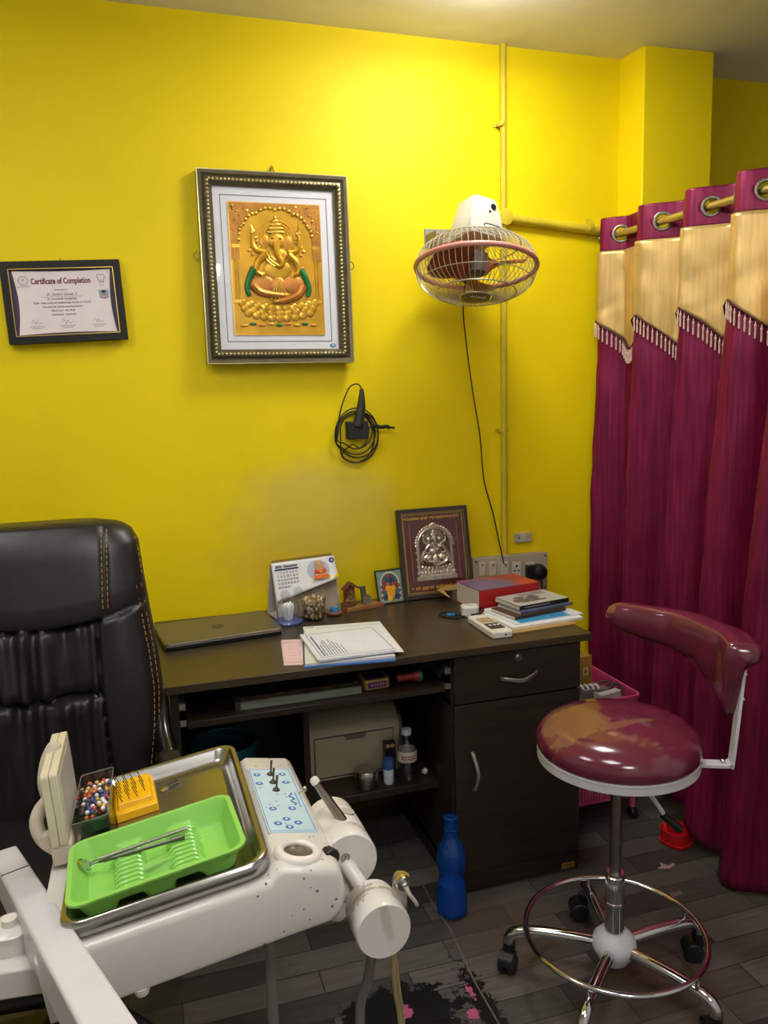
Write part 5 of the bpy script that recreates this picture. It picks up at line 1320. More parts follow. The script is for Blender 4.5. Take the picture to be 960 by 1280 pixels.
def unit():
    t = thing('dental_unit', 'white dental delivery unit with control panel and steel tray', 'dental unit')
    t.matrix_world = UM
    # body: profile swept front to back, softened at front and right
    def prof(i):                    # i = inset
        return [(-.300 + i, -.100 + i), (.070 - i, -.100 + i), (.086 - i, -.090 + i), (.095 - i, -.062), (.0935 - i, -.030 - i * .8), (.086 - i, -.0215 - i), (.018, .001 - i), (.008, -.003 - i), (-.002, -.012 - i), (-.300 + i, -.012 - i)]
    m = MB(); R_ = []
    for v, i in ((-.022, .010), (-.020, .005), (-.014, .001), (-.006, 0), (.362, 0), (.372, .004), (.376, .012)):
        R_.append([Vector((u, v, w)) for u, w in prof(i)])
    m.rings(R_); m.build('housing', M_enamel2, t, angle=50)
    # control panel sticker
    q = [onp(*p) for p in ((336, 1042), (393, 1040), (366, 962), (310, 962))]
    y0, y1 = (q[0].y + q[1].y) / 2, (q[2].y + q[3].y) / 2; x1 = (q[1].x + q[2].x) / 2 - .001
    m = MB(); m.M = PMl; m.bb(0, x1, y0, y1, .0, .0016); pn = m.build('control_panel', pm('panel_sky', (186, 212, 222), rough=.25, var=.03), t)
    m = MB(); m.M = PMl; m.ring_prism(rrect(x1 - .004, y1 - y0 - .006, .001, 1, x1 / 2, (y0 + y1) / 2), rrect(x1 - .006, y1 - y0 - .008, .001, 1, x1 / 2, (y0 + y1) / 2), .0016, .0018)
    for px in ((321, 969.7), (352.5, 969), (324, 980.5), (357, 979), (341, 1012), (365, 1011.6), (358, 1025), (347.5, 1030.5), (372.5, 1029.5), (362, 1035)):
        c = onp(*px); m.lathe([(0, .0018), (.0062, .0018), (.0062, .0016)], (c.x, c.y, 0), (0, 0, 1), 18)
    c = onp(365, 1000)
    m.tube([(c.x + .004 * sin(k * 1.9), c.y - .022 + .0055 * k, .0019) for k in range(9)], .0011, 5, sm=4); m.bb(c.x + .008, c.x + .0095, c.y - .03, c.y + .025, .0016, .0018)
    m.build('blue_icons', pm('icon_blue', (56, 106, 176)), pn)
    m = MB(); m.M = PMl
    for px in ((321, 969.7), (352.5, 969), (324, 980.5), (357, 979), (341, 1012), (365, 1011.6), (358, 1025), (347.5, 1030.5), (372.5, 1029.5), (362, 1035)):
        c = onp(*px); m.prism([(c.x + .0030 * cos(a), c.y + .0034 * sin(a)) for a in (pi / 2, pi * 7 / 6, pi * 11 / 6)], .0018, .0021)
    m.build('white_symbols', M_white, pn)
    m = MB(); m.M = PMl; r = random.Random(12)
    for k in range(16):
        c = (r.uniform(.008, x1 - .008), r.uniform(y0 + .02, y1 - .05)); a = r.uniform(0, 3); m.box((c[0], c[1], .0017), (r.uniform(.002, .006), .0012, .0003), Matrix.Rotation(a, 3, 'Z'))
    m.build('scuff_marks', pm('scuff_brown', (110, 96, 80)), pn)
    for px in ((338, 969.5), (341, 979.5), (345, 989)):
        c = onp(*px); m = MB(); m.M = PMl; m.lathe([(.0062, .0016), (.0058, .0035), (.003, .0055), (.0022, .007), (0, .007)], (c.x, c.y, 0), (0, 0, 1), 16); m.cyl((c.x, c.y, .006), (c.x + .0005, c.y + .008, .024), .0014, .0019, n=10)
        m.build('toggle_switch', pm('toggle_metal', (78, 70, 62), rough=.35, metal=.6), pn)
    # round holder in the top
    c = onp(372, 1067)
    m = MB(); m.M = PMl; m.lathe([(.020, -.004), (.0205, .0045), (.024, .0075), (.029, .007), (.033, .003), (.034, -.002)], (c.x + .001, c.y + .002, .0), (0, 0, 1), 40, cap=False); h = m.build('round_holder', pm('holder_white', (226, 216, 210), rough=.3), t)
    m = MB(); m.M = PMl; m.lathe([(.0215, .0015), (0, .0015)], (c.x + .001, c.y + .002, 0), (0, 0, 1), 32); m.build('holder_bottom', pm('holder_steel', (150, 142, 134), rough=.3, metal=.6, var=.2, scale=80), h)
    # arm cylinders on the right
    m = MB(); ax = (0, -1, 0)
    rc = Vector((.1175, .05, -.066)); m.lathe([(0, -.135), (.036, -.135), (.041, -.130), (.041, -.104), (.037, -.100), (.037, -.095), (.0425, -.092), (.0425, -.050), (.0405, -.046), (.0405, -.044), (.0425, -.040), (.0425, -.003), (.0405, 0), (0, 0)], rc, ax, 40); m.build('pivot_cylinder', M_enamel, t)
    m = MB(); m.cyl(rc + Vector((.022, -.0, .034)) + Vector((0, .075, 0)), rc + Vector((.0235, .075, .0375)), .011, n=20); m.build('pivot_button', pm('button_grey', (176, 168, 158)), t)
    m = MB(); m.lathe([(0, 0), (.011, 0), (.012, .003), (.012, .018), (.0105, .020), (0, .020)], onv(405, 1070, .03) + Vector((.004, .0, .002)), (.25, -.9, .1), 12); m.build('valve_knob', M_black, t, angle=20)
    m = MB(); c = onv(432, 1072, .048); m.tube([(c.x + .0055 * cos(a), .0485, c.z + .0055 * sin(a)) for a in [2 * pi * k / 20 for k in range(20)]], .0011, 6, closed=True); m.cyl((c.x, .050, c.z), (c.x, .047, c.z), .0022, n=10); m.build('pivot_screw', M_steel, t)
    fc = Vector((.1295, -.05, -.1185)); m = MB(); m.lathe([(0, -.072), (.032, -.072), (.0365, -.069), (.0375, -.066), (.0365, -.063), (.0375, -.060), (.039, -.045), (.038, -.043), (.039, -.041), (.039, -.004), (.0375, 0), (0, 0)], fc, ax, 44); m.build('holder_cylinder', stained_enamel(fc), t)
    m = MB(); m.tube([(.112, .056, -.068), (.122, .030, -.090), (.130, .0, -.115)], .0115, 18, sm=5); m.build('link_tube', M_enamel, t)
    m = MB(); m.tube([onv(447, 1098, .06), onv(434, 1112, .06), onv(424, 1126, .07), onv(420, 1140, .08)], .016, 16, sm=4); m.build('lower_link', M_enamel, t)
    m = MB(); m.lathe([(0, -.02), (.018, -.02), (.019, 0), (0, 0)], onv(432, 1140, .06), (.1, -.3, -1), 24); m.build('lower_foot', M_enamel, t)
    # steel handpiece and three-way syringe in their holders
    a, b = onv(394, 977, .12), onv(434, 1034, .10)
    m = MB(); m.tube([a, a + (b - a) * .08, a + (b - a) * .4, b], lambda s: .0048 + .0030 * s, 18); hp = m.build('suction_tip', pm('dull_steel', (150, 138, 124), rough=.22, metal=1, var=.15), t)
    m = MB(); m.lathe([(0, -.004), (.0068, -.003), (.0068, .004), (.0045, .007), (0, .007)], a, (a - b), 18); m.build('tip_collar', pm('tip_white', (226, 222, 216), rough=.4), hp)
    m = MB(); c = onv(381, 986, .14); m.ball(c, .0042, 10, 8); m.cyl(c, c + Vector((-.012, 0, -.004)), .002, n=8); m.build('side_screw', M_steel, t)
    a, b = onv(502, 1093, -.02), onv(497, 1146, -.02)
    m = MB(); m.lathe([(0, 0), (.0105, 0), (.0115, .003), (.0115, .03), (.0125, .032), (.0125, .075), (0, .075)], a, (b - a), 22); sy = m.build('syringe_body', M_steel, t)
    c = onv(505, 1106, -.034); m = MB(); m.lathe([(0, 0), (.0095, 0), (.0105, .003), (.0105, .010), (0, .010)], c + Vector((0, .0, 0)), (0, 1, 0), 22); m.lathe([(0, 0), (.0052, 0), (.0052, .006), (0, .006)], c + Vector((0, -.004, 0)), (0, 1, 0), 16); m.build('syringe_valve', M_chrome, sy)
    m = MB(); m.tube([onv(508, 1109, -.042), onv(512, 1118, -.046), onv(519, 1127, -.046), onv(521, 1131, -.044)], .0028, 10, sm=4); m.build('syringe_nozzle', pm('nozzle_ivory', (206, 198, 180), rough=.35, metal=.3), sy)
    # hoses to the floor
    Mh = pm('grey_hose', (128, 124, 120), rough=.4, var=.1, trans=.1); Mb = pm('beige_hose', (168, 146, 104), rough=.45)
    for pts, r_, mt in ((((466, 1185, 1.00), (460, 1225, 1.02), (450, 1285, 1.04)), .0075, Mh), (((490, 1190, .98), (494, 1240, .99), (501, 1290, 1.0)), .0035, Mb), (((493, 1190, .985), (499, 1240, .995), (505, 1290, 1.005)), .0030, Mb)):
        W_ = [at(*p) for p in pts]; d = (W_[-1] - W_[-2]); e = Vector((W_[-1].x + .02, W_[-1].y + .02, .012)); W_ += [(W_[-1] + e) / 2 + Vector((.01, 0, -.1)), e, e + Vector((.1, .02, -.001))]
        m = MB(); m.M = UI; m.tube(W_, r_, 12, sm=5); m.build('hose', mt, t)
    a = at(337, 1178, 1.14)
    m = MB(); m.M = UI; m.tube([a + Vector((0, 0, .03)), a, Vector((a.x, a.y, .3)), Vector((a.x + .01, a.y, .02)), Vector((a.x + .05, a.y, .012))], .0085, 14, sm=4); m.build('hose', Mh, t)
    m = MB(); m.lathe([(0, -.004), (.008, -.004), (.010, 0), (.010, .006)], onw(178, 1238, -.100), (0, 0, 1), 20); m.build('underside_cap', M_enamel, t)
    # steel tray
    cu, cv, tw, td = -.131, .209, .274, .434
    m = MB(); R_ = []
    for ins, w, r_ in ((.006, -.010, .030), (.0, -.006, .034), (-.0, .008, .034), (.003, .0125, .032), (.008, .0135, .030), (.013, .010, .026), (.020, -.002, .022), (.026, -.0075, .018), (.034, -.0085, .014)):
        R_.append([Vector((x, y, w)) for x, y in rrect(tw - 2 * ins, td - 2 * ins, r_, 8, cu, cv)])
    m.rings(R_); m.build('steel_tray', M_steel_tray(), t, angle=60)
    # support beam of the chair, runs past the unit towards the room
    d = ray(-155, 800).normalized(); wd = d.cross(Vector((0, 0, 1))).normalized()
    t1 = .74; A = CAM + ray(175, 1280) * t1
    # left edge: point on sight line (98,1280) in the plane of d and wd through A
    n_ = d.cross(wd); Bq = hitplane(98, 1280, A, n_); width = abs((Bq - A).dot(wd))
    far = hitplane(21, 1056, A, n_); far = A + d * (far - A).dot(d)
    c0 = A - d * .5; ht = .055
    lw = wd * (1 if (Bq - A).dot(wd) > 0 else -1) * width; dn = -n_ if n_.z > 0 else n_
    m = MB(); m.M = UI
    m.rings([[c0, c0 + lw, c0 + lw + dn * ht, c0 + dn * ht], [far, far + lw, far + lw + dn * ht, far + dn * ht]]); bm_ = m.build('support_beam', pm('beam_white', (214, 210, 214), rough=.35, var=.02), t, bevel=.004)
    m = MB(); m.M = UI; s0 = hitplane(36, 1082, A, n_); s1 = hitplane(2, 1095, A, n_); m.strap([s0 - dn * .0004, s1 - dn * .0004], d, .0022, .0012); m.build('end_cap_seam', M_black, bm_)
    # pivot block and lower arm left of the housing
    m = MB(); m.M = UI; p = at(14, 1172, 1.10)
    m.lathe([(0, -.02), (.030, -.02), (.031, -.017), (.031, .017), (.027, .02), (0, .02)], p, (0, 0, 1), 28); m.cyl(p + Vector((.0, 0, .02)), p + Vector((0, 0, .030)), .010, n=16); m.build('pivot_post', M_enamel, t)
    p0, p1 = at(-40, 1207, 1.10), at(60, 1199, 1.08)
    m = MB(); m.M = UI; m.strap([p0 + Vector((-.2, .02, -.004)), p1 + Vector((.03, 0, 0))], (0, 0, 1), .042, .09); m.build('lower_arm', M_enamel, t, bevel=.004)
def M_steel_tray():
    return pm('tray_steel', (172, 170, 166), rough=.24, metal=1, var=.1, scale=6, bump=.04, bscale=8)
unit()

# x-ray viewer clipped on the left edge
def viewer():
    t = thing('xray_viewer', 'cream x-ray film viewer standing on the left edge of the steel tray', 'x-ray viewer'); t.matrix_world = UM @ Matrix.Translation((-.278, .28, .03)) @ Matrix.Rotation(radians(4), 4, 'Y') @ Matrix.Translation((.278, -.28, -.03))
    Mc = pm('aged_cream_plastic', (206, 196, 168), rough=.45, var=.06); Mc2 = pm('aged_cream_dark', (196, 184, 166), rough=.45)
    v0, v1, w0, w1 = .192, .375, .022, .136
    m = MB(); 
    for nm, a, b in (('back_shell', -.290, -.2785), ('front_shell', -.2780, -.266)):
        m = MB(); m.M = Matrix.Translation((a, (v0 + v1) / 2, (w0 + w1) / 2)) @ Matrix(((0, 0, 1, 0), (1, 0, 0, 0), (0, 1, 0, 0), (0, 0, 0, 1))); 
        m.prism(rrect(v1 - v0, w1 - w0, .006, 4), 0, b - a); s_ = m.build(nm, Mc, t, bevel=.0015)
    m = MB(); m.bb(-.2665, -.2652, v0 + .016, v1 - .014, w0 + .016, w1 - .012); m.build('viewing_screen', pm('opal_screen', (196, 192, 186), rough=.35), t)
    m = MB(); m.ring_prism
    m = MB(); m.tube([onv(61, 938, .30), onv(55, 955, .29), onv(54, 980, .28), onv(62, 1002, .27)], .0125, 18, sm=6); m.ball(onv(61, 938, .30), .0125, 16, 10); m.build('clamp_knob', Mc2, t)
    m = MB(); m.tube([onv(60, 1000, .26), onv(49, 1014, .25), onv(45, 1032, .24), onv(54, 1050, .23), onv(74, 1062, .22), onv(92, 1066, .21)], .0105, 18, sm=6); m.build('clamp_arm', Mc2, t)
    c = onv(62, 1050, .215); m = MB(); m.lathe([(0, -.012), (.0115, -.012), (.0125, -.006), (.0125, .006), (0, .006)], c, (.1, 1, 0), 22); m.build('clamp_disc', Mc2, t)
    m = MB(); m.bb(-.292, -.262, v0 + .002, v0 + .06, -.006, w0 + .002); m.build('foot_bracket', Mc2, t, bevel=.003)
viewer()

# green instrument tray
def green():
    t = thing('instrument_tray', 'bright green plastic instrument tray lying on the steel tray', 'tray')
    t.matrix_world = UM @ Matrix.Translation((-.1415, .098, -.0085)) @ Matrix.Rotation(radians(2.5), 4, 'Z')
    Mg = pm('lime_plastic', (140, 204, 90), rough=.3, var=.03, coat=.2)
    w, d = .236, .176
    def dense(ww, dd, r_, k=14):
        P = rrect(ww, dd, r_, 5); out = []
        for a, b in zip(P, P[1:] + P[:1]):
            L_ = math.hypot(b[0] - a[0], b[1] - a[1])
            n_ = 36 if L_ > dd * .4 and abs(b[1] - a[1]) < 1e-6 else (10 if L_ > dd * .4 else 1)
            for q in range(n_): out.append((a[0] + (b[0] - a[0]) * q / n_, a[1] + (b[1] - a[1]) * q / n_))
        return out
    def floor_z(x):
        z = .003
        for c in (-.040, .036):
            e = abs(x - c); z = max(z, .003 + .015 * min(1, max(0, (.022 - e) / .006)))
        return z
    def wall_z(i):
        if i < .006: return .037
        return max(.003, .037 - (i - .006) / .015 * .034)
    R_ = []
    steps = [-.0008, 0, .003, .0058, .008, .010, .012, .014, .016, .018, .020, .022] + [.024 + .0105 * k for k in range(6)]
    for i in steps:
        ii = max(i, 0); r_ = max(.006, .022 - ii * .6)
        row = []
        for x, y in dense(w - 2 * ii, max(.004, d - 2 * ii), min(r_, (d - 2 * ii) / 2 - .0005)):
            z = max(wall_z(ii), floor_z(x))
            if i < 0: z -= .003
            row.append(Vector((x, y, z)))
        R_.append(row)
    m = MB(); m.rings(R_, True, False)
    n_ = len(R_[-1]); 
    m.f.append(tuple(range((len(R_) - 1) * n_, len(R_) * n_))); m.mi.append(0)
    m.build('tray_shell', Mg, t, angle=50, solid=.0014)
    for x in (-.040, .036):
        m = MB()
        for k in range(10):
            y = -.054 + .012 * k; m.tube([(x - .0165, y, .016), (x - .012, y, .020), (x + .012, y, .020), (x + .0165, y, .016)], .0042, 8)
        m.build('ribbed_rest', Mg, t)
    return t
green()
GI = UM @ Matrix.Translation((-.1415, .098, -.0085)) @ Matrix.Rotation(radians(2.5), 4, 'Z')
def on_green(px, py, z):
    n = (GI.to_3x3() @ Vector((0, 0, 1))); p0 = GI @ Vector((0, 0, z)); return GI.inverted() @ hitplane(px, py, p0, n)
a, b, c = on_green(105, 1082, .022), on_green(123, 1074, .028), on_green(234, 1035, .030)
t = thing('mouth_mirror', 'round steel dental mouth mirror lying across the green tray', 'dental mirror'); t.matrix_world = GI
m = MB(); m.lathe([(.0105, 0), (.0118, .0008), (.0118, .002), (.0105, .0028), (.0100, .0015)], a, (.7, -.1, .65), 28, cap=False); hd = m.build('mirror_rim', M_chrome, t)
m = MB(); m.lathe([(0, .0014), (.0104, .0014), (.0104, .0005), (0, .0005)], a, (.7, -.1, .65), 28); m.build('mirror_glass', pm('mirror_glass', (224, 228, 224), rough=.03, metal=1, var=0), hd)
d = (c - b).normalized(); a2 = a + (b - a).normalized() * .0115
m = MB(); m.tube([a2, b], .0012, 8); m.tube([b, b + d * .012, b + d * .013, b + d * .016, b + d * .017, c], lambda s: .0026, 12)
for k in range(5): q = b + d * (.01 + .004 * k); m.cyl(q, q + d * .0016, .0031, n=12)
m.build('handle', M_steel, t)
a, c = on_green(119, 1079, .023), on_green(231, 1046, .0262)
d = (c - a).normalized()
t = thing('dental_probe', 'grey steel dental probe lying next to the mouth mirror', 'dental probe'); t.matrix_world = GI
m = MB(); m.tube([a + d * .004, a + d * .012], lambda s: .0012 + .001 * s, 8); m.tube([a + d * .012, a + d * .02, c - d * .022, c - d * .018, c], lambda s: .0027 + (.0009 if s > .72 else 0), 12); m.build('handle', pm('probe_grey', (120, 118, 116), rough=.3, metal=.9), t)
m = MB(); m.tube([a + d * .004, a - d * .004, a - d * .007 + Vector((0, .004, .003))], .0008, 6, sm=3); m.build('probe_tip', M_steel, t)

# yellow bur stand and its burs
t = thing('bur_stand', 'yellow plastic bur stand on the steel tray behind the green tray', 'bur stand'); BS = UM @ Matrix.Translation((-.174, .325, -.0085)) @ Matrix.Rotation(radians(3), 4, 'Z'); t.matrix_world = BS
My = pm('yellow_plastic', (238, 178, 8), rough=.35, var=.04, coat=.2)
m = MB(); m.hexa([(-.034, -.045, 0), (.034, -.045, 0), (.034, .045, 0), (-.034, .045, 0)], [(-.033, -.043, .014), (.033, -.043, .014), (.033, .044, .028), (-.033, .044, .028)]); m.build('base_block', My, t, bevel=.002)
m = MB(); m.hexa([(-.029, -.034, .014), (.029, -.034, .014), (.029, .040, .024), (-.029, .040, .024)], [(-.027, -.030, .024), (.027, -.030, .024), (.027, .036, .036), (-.027, .036, .036)]); m.build('top_block', My, t, bevel=.002)
bm0 = MB(); bm0.cyl((0, 0, -.004), (0, 0, .014), .0007, n=7); bm0.cyl((0, 0, .014), (0, 0, .020), .0005, .0009, n=7)
Mbur = pm('bur_steel', (70, 64, 54), rough=.4, metal=.7)
first = None
for i in range(4):
    for j in range(5):
        if (i, j) in ((2, 4), (3, 0), (3, 4)): continue
        P_ = BS @ Matrix.Translation((-.020 + .0125 * i, -.024 + .012 * j, .0252 + .012 * (j / 4.6))) @ Matrix.Rotation(radians(-16), 4, 'Y')
        if first is None:
            ob = bm0.build('dental_bur', Mbur); first = ob
        else:
            ob = first.copy(); COL.objects.link(ob)
        ob.matrix_world = P_
        tag(ob, 'thin steel dental bur stuck upright in the yellow bur stand', 'dental bur', 'burs in the yellow stand')

# clear box of beads
CB = UM @ Matrix.Translation((-.2325, .305, -.0085)) @ Matrix.Rotation(radians(-1), 4, 'Z')
t = thing('bead_box', 'clear plastic box of coloured beads on the steel tray beside the viewer', 'box'); t.matrix_world = CB
w, d, h = .054, .182, .050
m = MB(); R_ = []
for ins, z in ((.003, 0), (0, .002), (-.001, h), (.001, h), (.003, .004), (.006, .0035)):
    R_.append([Vector((x, y, z)) for x, y in rrect(w - 2 * ins, d - 2 * ins, .006, 4)])
m.rings(R_); m.bb(-w / 2 + .002, w / 2 - .002, -.040, -.0385, .002, .030); m.build('clear_box', M_glass_thin(), t)
m = MB(); m.tube([Vector((x, y, h)) for x, y in rrect(w, d, .006, 4)], .0009, 6, closed=True); m.build('rim', pm('rim_grey', (120, 116, 108), rough=.3), t)
m = MB(); m.bb(-w / 2 + .004, w / 2 - .004, -.037, d / 2 - .006, .004, .022); m.build('green_sponge', pm('sponge_green', (60, 110, 60), rough=.8, bump=.4), t, bevel=.002)
r = random.Random(21); protos = []
for k, c in enumerate(((226, 224, 222), (90, 60, 120), (196, 60, 60), (60, 90, 150), (214, 170, 90), (60, 56, 54), (120, 170, 150), (214, 120, 60))):
    protos.append((pm('bead_%s' % 'abcdefgh'[k], c, rough=.2, coat=.5, metal=.35), None))
cnames = ('white', 'violet', 'red', 'blue', 'gold', 'black', 'mint', 'orange')
src = {}
placed = []
for k in range(9000):
    if len(placed) >= 104: break
    layer = len(placed) // 52
    p = Vector((r.uniform(-w / 2 + .007, w / 2 - .007), r.uniform(-.030, d / 2 - .008), .0262 + .0078 * layer + r.uniform(0, .001)))
    if all((p - q).length > .0078 for q in placed):
        placed.append(p); ci = r.choice((0, 0, 0, 1, 2, 3, 4, 5, 6, 7))
        if ci not in src:
            mb = MB(); mb.ball((0, 0, 0), (.0041, .0041, .0041), 10, 8); ob = mb.build('bead', protos[ci][0]); src[ci] = ob
        else: ob = src[ci].copy(); COL.objects.link(ob)
        ob.matrix_world = CB @ Matrix.Translation(p)
        tag(ob, 'tiny round %s bead in the clear plastic box' % cnames[ci], 'bead', '%s beads in the clear box' % cnames[ci])
# loose silver clip on the tray
p = onw(212, 984, -.008)
t = thing('metal_clip', 'small silver clip lying loose on the steel tray', 'clip'); t.matrix_world = UM @ Matrix.Translation((p.x, p.y, -.0085)) @ Matrix.Rotation(radians(35), 4, 'Z')
m = MB(); m.strap([(-.016, 0, .001), (.0, .002, .004), (.018, -.001, .005)], (0, 1, 0), .010, .001, sm=4); m.strap([(-.016, 0, .001), (.0, -.003, .0015), (.016, -.006, .001)], (0, 1, 0), .008, .001, sm=4); m.build('clip', M_chrome, t)
# ---------------------------------------------------------------- black office chair
def chair():
    Y = 1.985
    CXc = at(58, 780, Y).x
    t = thing('office_chair', 'black leather executive chair with tan stitching left of the desk', 'office chair', (CXc, 1.76, 0))
    o = t.location
    Ml = pm('black_leather', (27, 26, 25), rough=.38, var=.15, scale=40, bump=.12, bscale=220, spec=.55)
    Mst = pm('tan_thread', (176, 132, 70), rough=.7)
    tab = [(1.172, .150), (1.165, .185), (1.150, .208), (1.12, .224), (1.03, .232), (.94, .242), (.86, .252), (.77, .258), (.68, .252), (.60, .240), (.52, .225), (.46, .20)]
    def hw(z):
        for (z0, a), (z1, b) in zip(tab, tab[1:]):
            if z0 >= z >= z1: return a + (b - a) * (z0 - z) / (z0 - z1)
        return tab[0][1] if z > tab[0][0] else tab[-1][1]
    def seam1(x): return .938 + .62 * x * x * 1.3          # headrest seam (curves up at the sides)
    def seam2(x): return .775 + .10 * x * x
    def yc(z): return (z - .80) * .20 + Y - o.y - (.03 * sin((z - .5) * 4.2))
    def panel(z): return .128 + .045 * max(0, (.60 - z)) / .15 - .012 * sin((z - .6) * 6)   # half width of the pleated middle
    def front(x, z):
        W_ = hw(z); a = min(1, abs(x) / W_)
        dpt = .062 * (max(0, 1 - a ** 5)) ** .5
        s1 = seam1(x)
        if z > s1:
            e = z - s1; dpt += .016 * min(1, e / .05) ** .5
            dpt -= .022 * max(0, (z - 1.09) / .08) ** 2
            # crease along the headrest seams
            for sx in (-.146, .146):
                q = abs(x - sx * (1 - .25 * (1.16 - z))) ; dpt -= .006 * math.exp(-(q / .007) ** 2)
            dpt += .003 * noise.noise(Vector((x * 9, z * 5, 2)))
        else:
            e = s1 - z
            pw = panel(z)
            if abs(x) > pw:
                q = (abs(x) - pw) / max(.02, (W_ - pw)); dpt += .020 * max(0, sin(pi * min(1, q))) ** .7
            else:
                s2 = seam2(x)
                dd = min(abs(e), abs(z - s2)) if z > s2 else abs(z - s2)
                fade = math.exp(-dd / .07)
                pl = noise.noise(Vector((x * 34, z * 3.0, 1 if z > s2 else 7)))
                dpt += .042 * pl * (.4 + .6 * fade) - .004
                dpt += .012 * min(1, dd / .03) ** .5
            dpt -= .010 * math.exp(-(abs(abs(x) - pw) / .006) ** 2)
            dpt -= .012 * math.exp(-(e / .007) ** 2)
            if abs(x) < pw: dpt -= .012 * math.exp(-((z - seam2(x)) / .007) ** 2)
        # stitched line near the edge
        return yc(z) - dpt
    m = MB(); R_ = []; NZ = 150; NX = 110
    for j in range(NZ + 1):
        z = 1.172 - (1.172 - .46) * j / NZ; W_ = hw(z); k = 1.0
        if j == 0: W_ *= .93
        row = []
        for i in range(NX + 1):
            x = -W_ + 2 * W_ * i / NX
            yf = front(x, z) if j else yc(z) - .012
            row.append(Vector((x, yf, z)))
        for i in range(20 + 1):
            x = W_ - 2 * W_ * i / 20
            a = min(1, abs(x) / W_); row.append(Vector((x, yc(z) + .045 * (1 - a ** 4) ** .5 + .004, z)))
        R_.append(row)
    m.rings(R_); back = m.build('backrest', Ml, t, angle=70)
    st = MB()
    def stitch(pts, off=.0016):
        P = spline(pts, 30)
        L_ = 0; on = True; seg = [P[0]]
        for a, b in zip(P, P[1:]):
            L_ += (b - a).length; seg.append(b)
            if L_ > (.0085 if on else .0045):
                if on: st.tube([seg[0], seg[-1]], .0011, 5)
                on = not on; L_ = 0; seg = [b]
    for sx in (-1, 1):
        for dx in (.140, .152):
            stitch([Vector((sx * dx * (1 - .25 * (1.16 - z)), front(sx * dx * (1 - .25 * (1.16 - z)), z) - .0012, z)) for z in (1.155, 1.13, 1.10, 1.07, 1.04, 1.01, .985, .965)])
        for ins in (.010, .021):
            stitch([Vector((sx * (hw(z) - ins), front(sx * (hw(z) - ins), z) - .001, z)) for z in (1.02, .98, .94, .90, .86, .82, .78, .74, .70, .66, .62, .58)])
        stitch([Vector((sx * (hw(z) - .004), front(sx * (hw(z) - .004), z) - .001, z)) for z in (1.13, 1.10, 1.06, 1.03)])
    st.build('stitching', Mst, back)
    # seat cushion
    m = MB(); R_ = []
    for z, w, d, yo in ((.405, .46, .46, 0), (.415, .50, .50, 0), (.45, .53, .53, 0), (.485, .53, .53, 0), (.508, .505, .505, 0), (.518, .44, .44, 0), (.520, .30, .30, 0)):
        R_.append([Vector((x, y + 1.66 - o.y, z)) for x, y in rrect(w, d, min(w, d) * .24, 8)])
    m.rings(R_); seat = m.build('seat', Ml, t, angle=70)
    st = MB()
    P = [Vector((x, y + 1.66 - o.y, .512)) for x, y in rrect(.49, .49, .11, 8)]
    for a, b in zip(P, P[1:]): 
        n_ = max(1, int((b - a).length / .012))
        for k in range(n_): st.tube([a + (b - a) * (k / n_), a + (b - a) * ((k + .6) / n_)], .0011, 5)
    st.build('stitching', Mst, seat)
    # loop armrests with padded tops
    for sx in (-1, 1):
        x = sx * .250
        m = MB(); m.tube([(x - sx * .035, Y - o.y + .03, .76), (x - sx * .006, Y - o.y - .005, .735), (x, 1.90 - o.y, .66), (x + sx * .012, 1.80 - o.y, .615), (x + sx * .014, 1.60 - o.y, .60), (x + sx * .012, 1.50 - o.y, .585), (x, 1.46 - o.y, .53), (x, 1.52 - o.y, .455), (x - sx * .01, 1.66 - o.y, .425)], .0215, 20, sm=7)
        m.tube([(x, 1.66 - o.y, .425), (x, 1.80 - o.y, .44), (x, 1.865 - o.y, .52), (x, 1.88 - o.y, .655)], .016, 16, sm=6)
        arm = m.build('armrest', pm('gloss_black', (16, 16, 17), rough=.22, spec=.5, coat=.3, var=.1), t)
        m = MB(); m.strap([(x + sx * .010, 1.82 - o.y, .640), (x + sx * .014, 1.72 - o.y, .627), (x + sx * .014, 1.54 - o.y, .619)], (1, 0, 0), .052, .020, sm=6); m.build('arm_pad', Ml, arm, bevel=.009, seg=3)
    m = MB(); m.bb(-.10, .10, 1.60 - o.y, 1.86 - o.y, .375, .408); m.strap([(0, 1.84 - o.y, .385), (0, 2.0 - o.y, .42), (0, 2.055 - o.y, .54), (0, 2.07 - o.y, .70)], (1, 0, 0), .09, .012, sm=5); m.build('seat_mechanism', M_black, t, bevel=.004)
    yb = 1.80 - o.y
    m = MB(); m.lathe([(0, .10), (.036, .10), (.036, .24), (.026, .245), (.026, .375), (0, .375)], (0, yb, 0), (0, 0, 1), 24); m.lathe([(0, .07), (.05, .07), (.055, .10), (.04, .125), (0, .125)], (0, yb, 0), (0, 0, 1), 28); m.build('gas_column', M_black, t)
    for k in range(5):
        a = radians(30 + 72 * k); e = Vector((.27 * cos(a), .27 * sin(a) + yb, .075))
        m = MB(); m.tube([(.03 * cos(a), .03 * sin(a) + yb, .10), (.16 * cos(a), .16 * sin(a) + yb, .095), e], lambda s: .024 - .009 * s, 12, sm=3); lg = m.build('leg', M_black, t)
        m = MB(); tg = Vector((-sin(a), cos(a), 0)); c = e + Vector((0, 0, -.048))
        for s_ in (-1, 1): m.lathe([(0, 0), (.024, 0), (.027, .004), (.027, .012), (.023, .015), (0, .015)], c + tg * s_ * .004, tg * s_, 20)
        m.cyl(c + Vector((0, 0, .01)), e, .007, n=10); m.build('caster', M_black, lg)
chair()

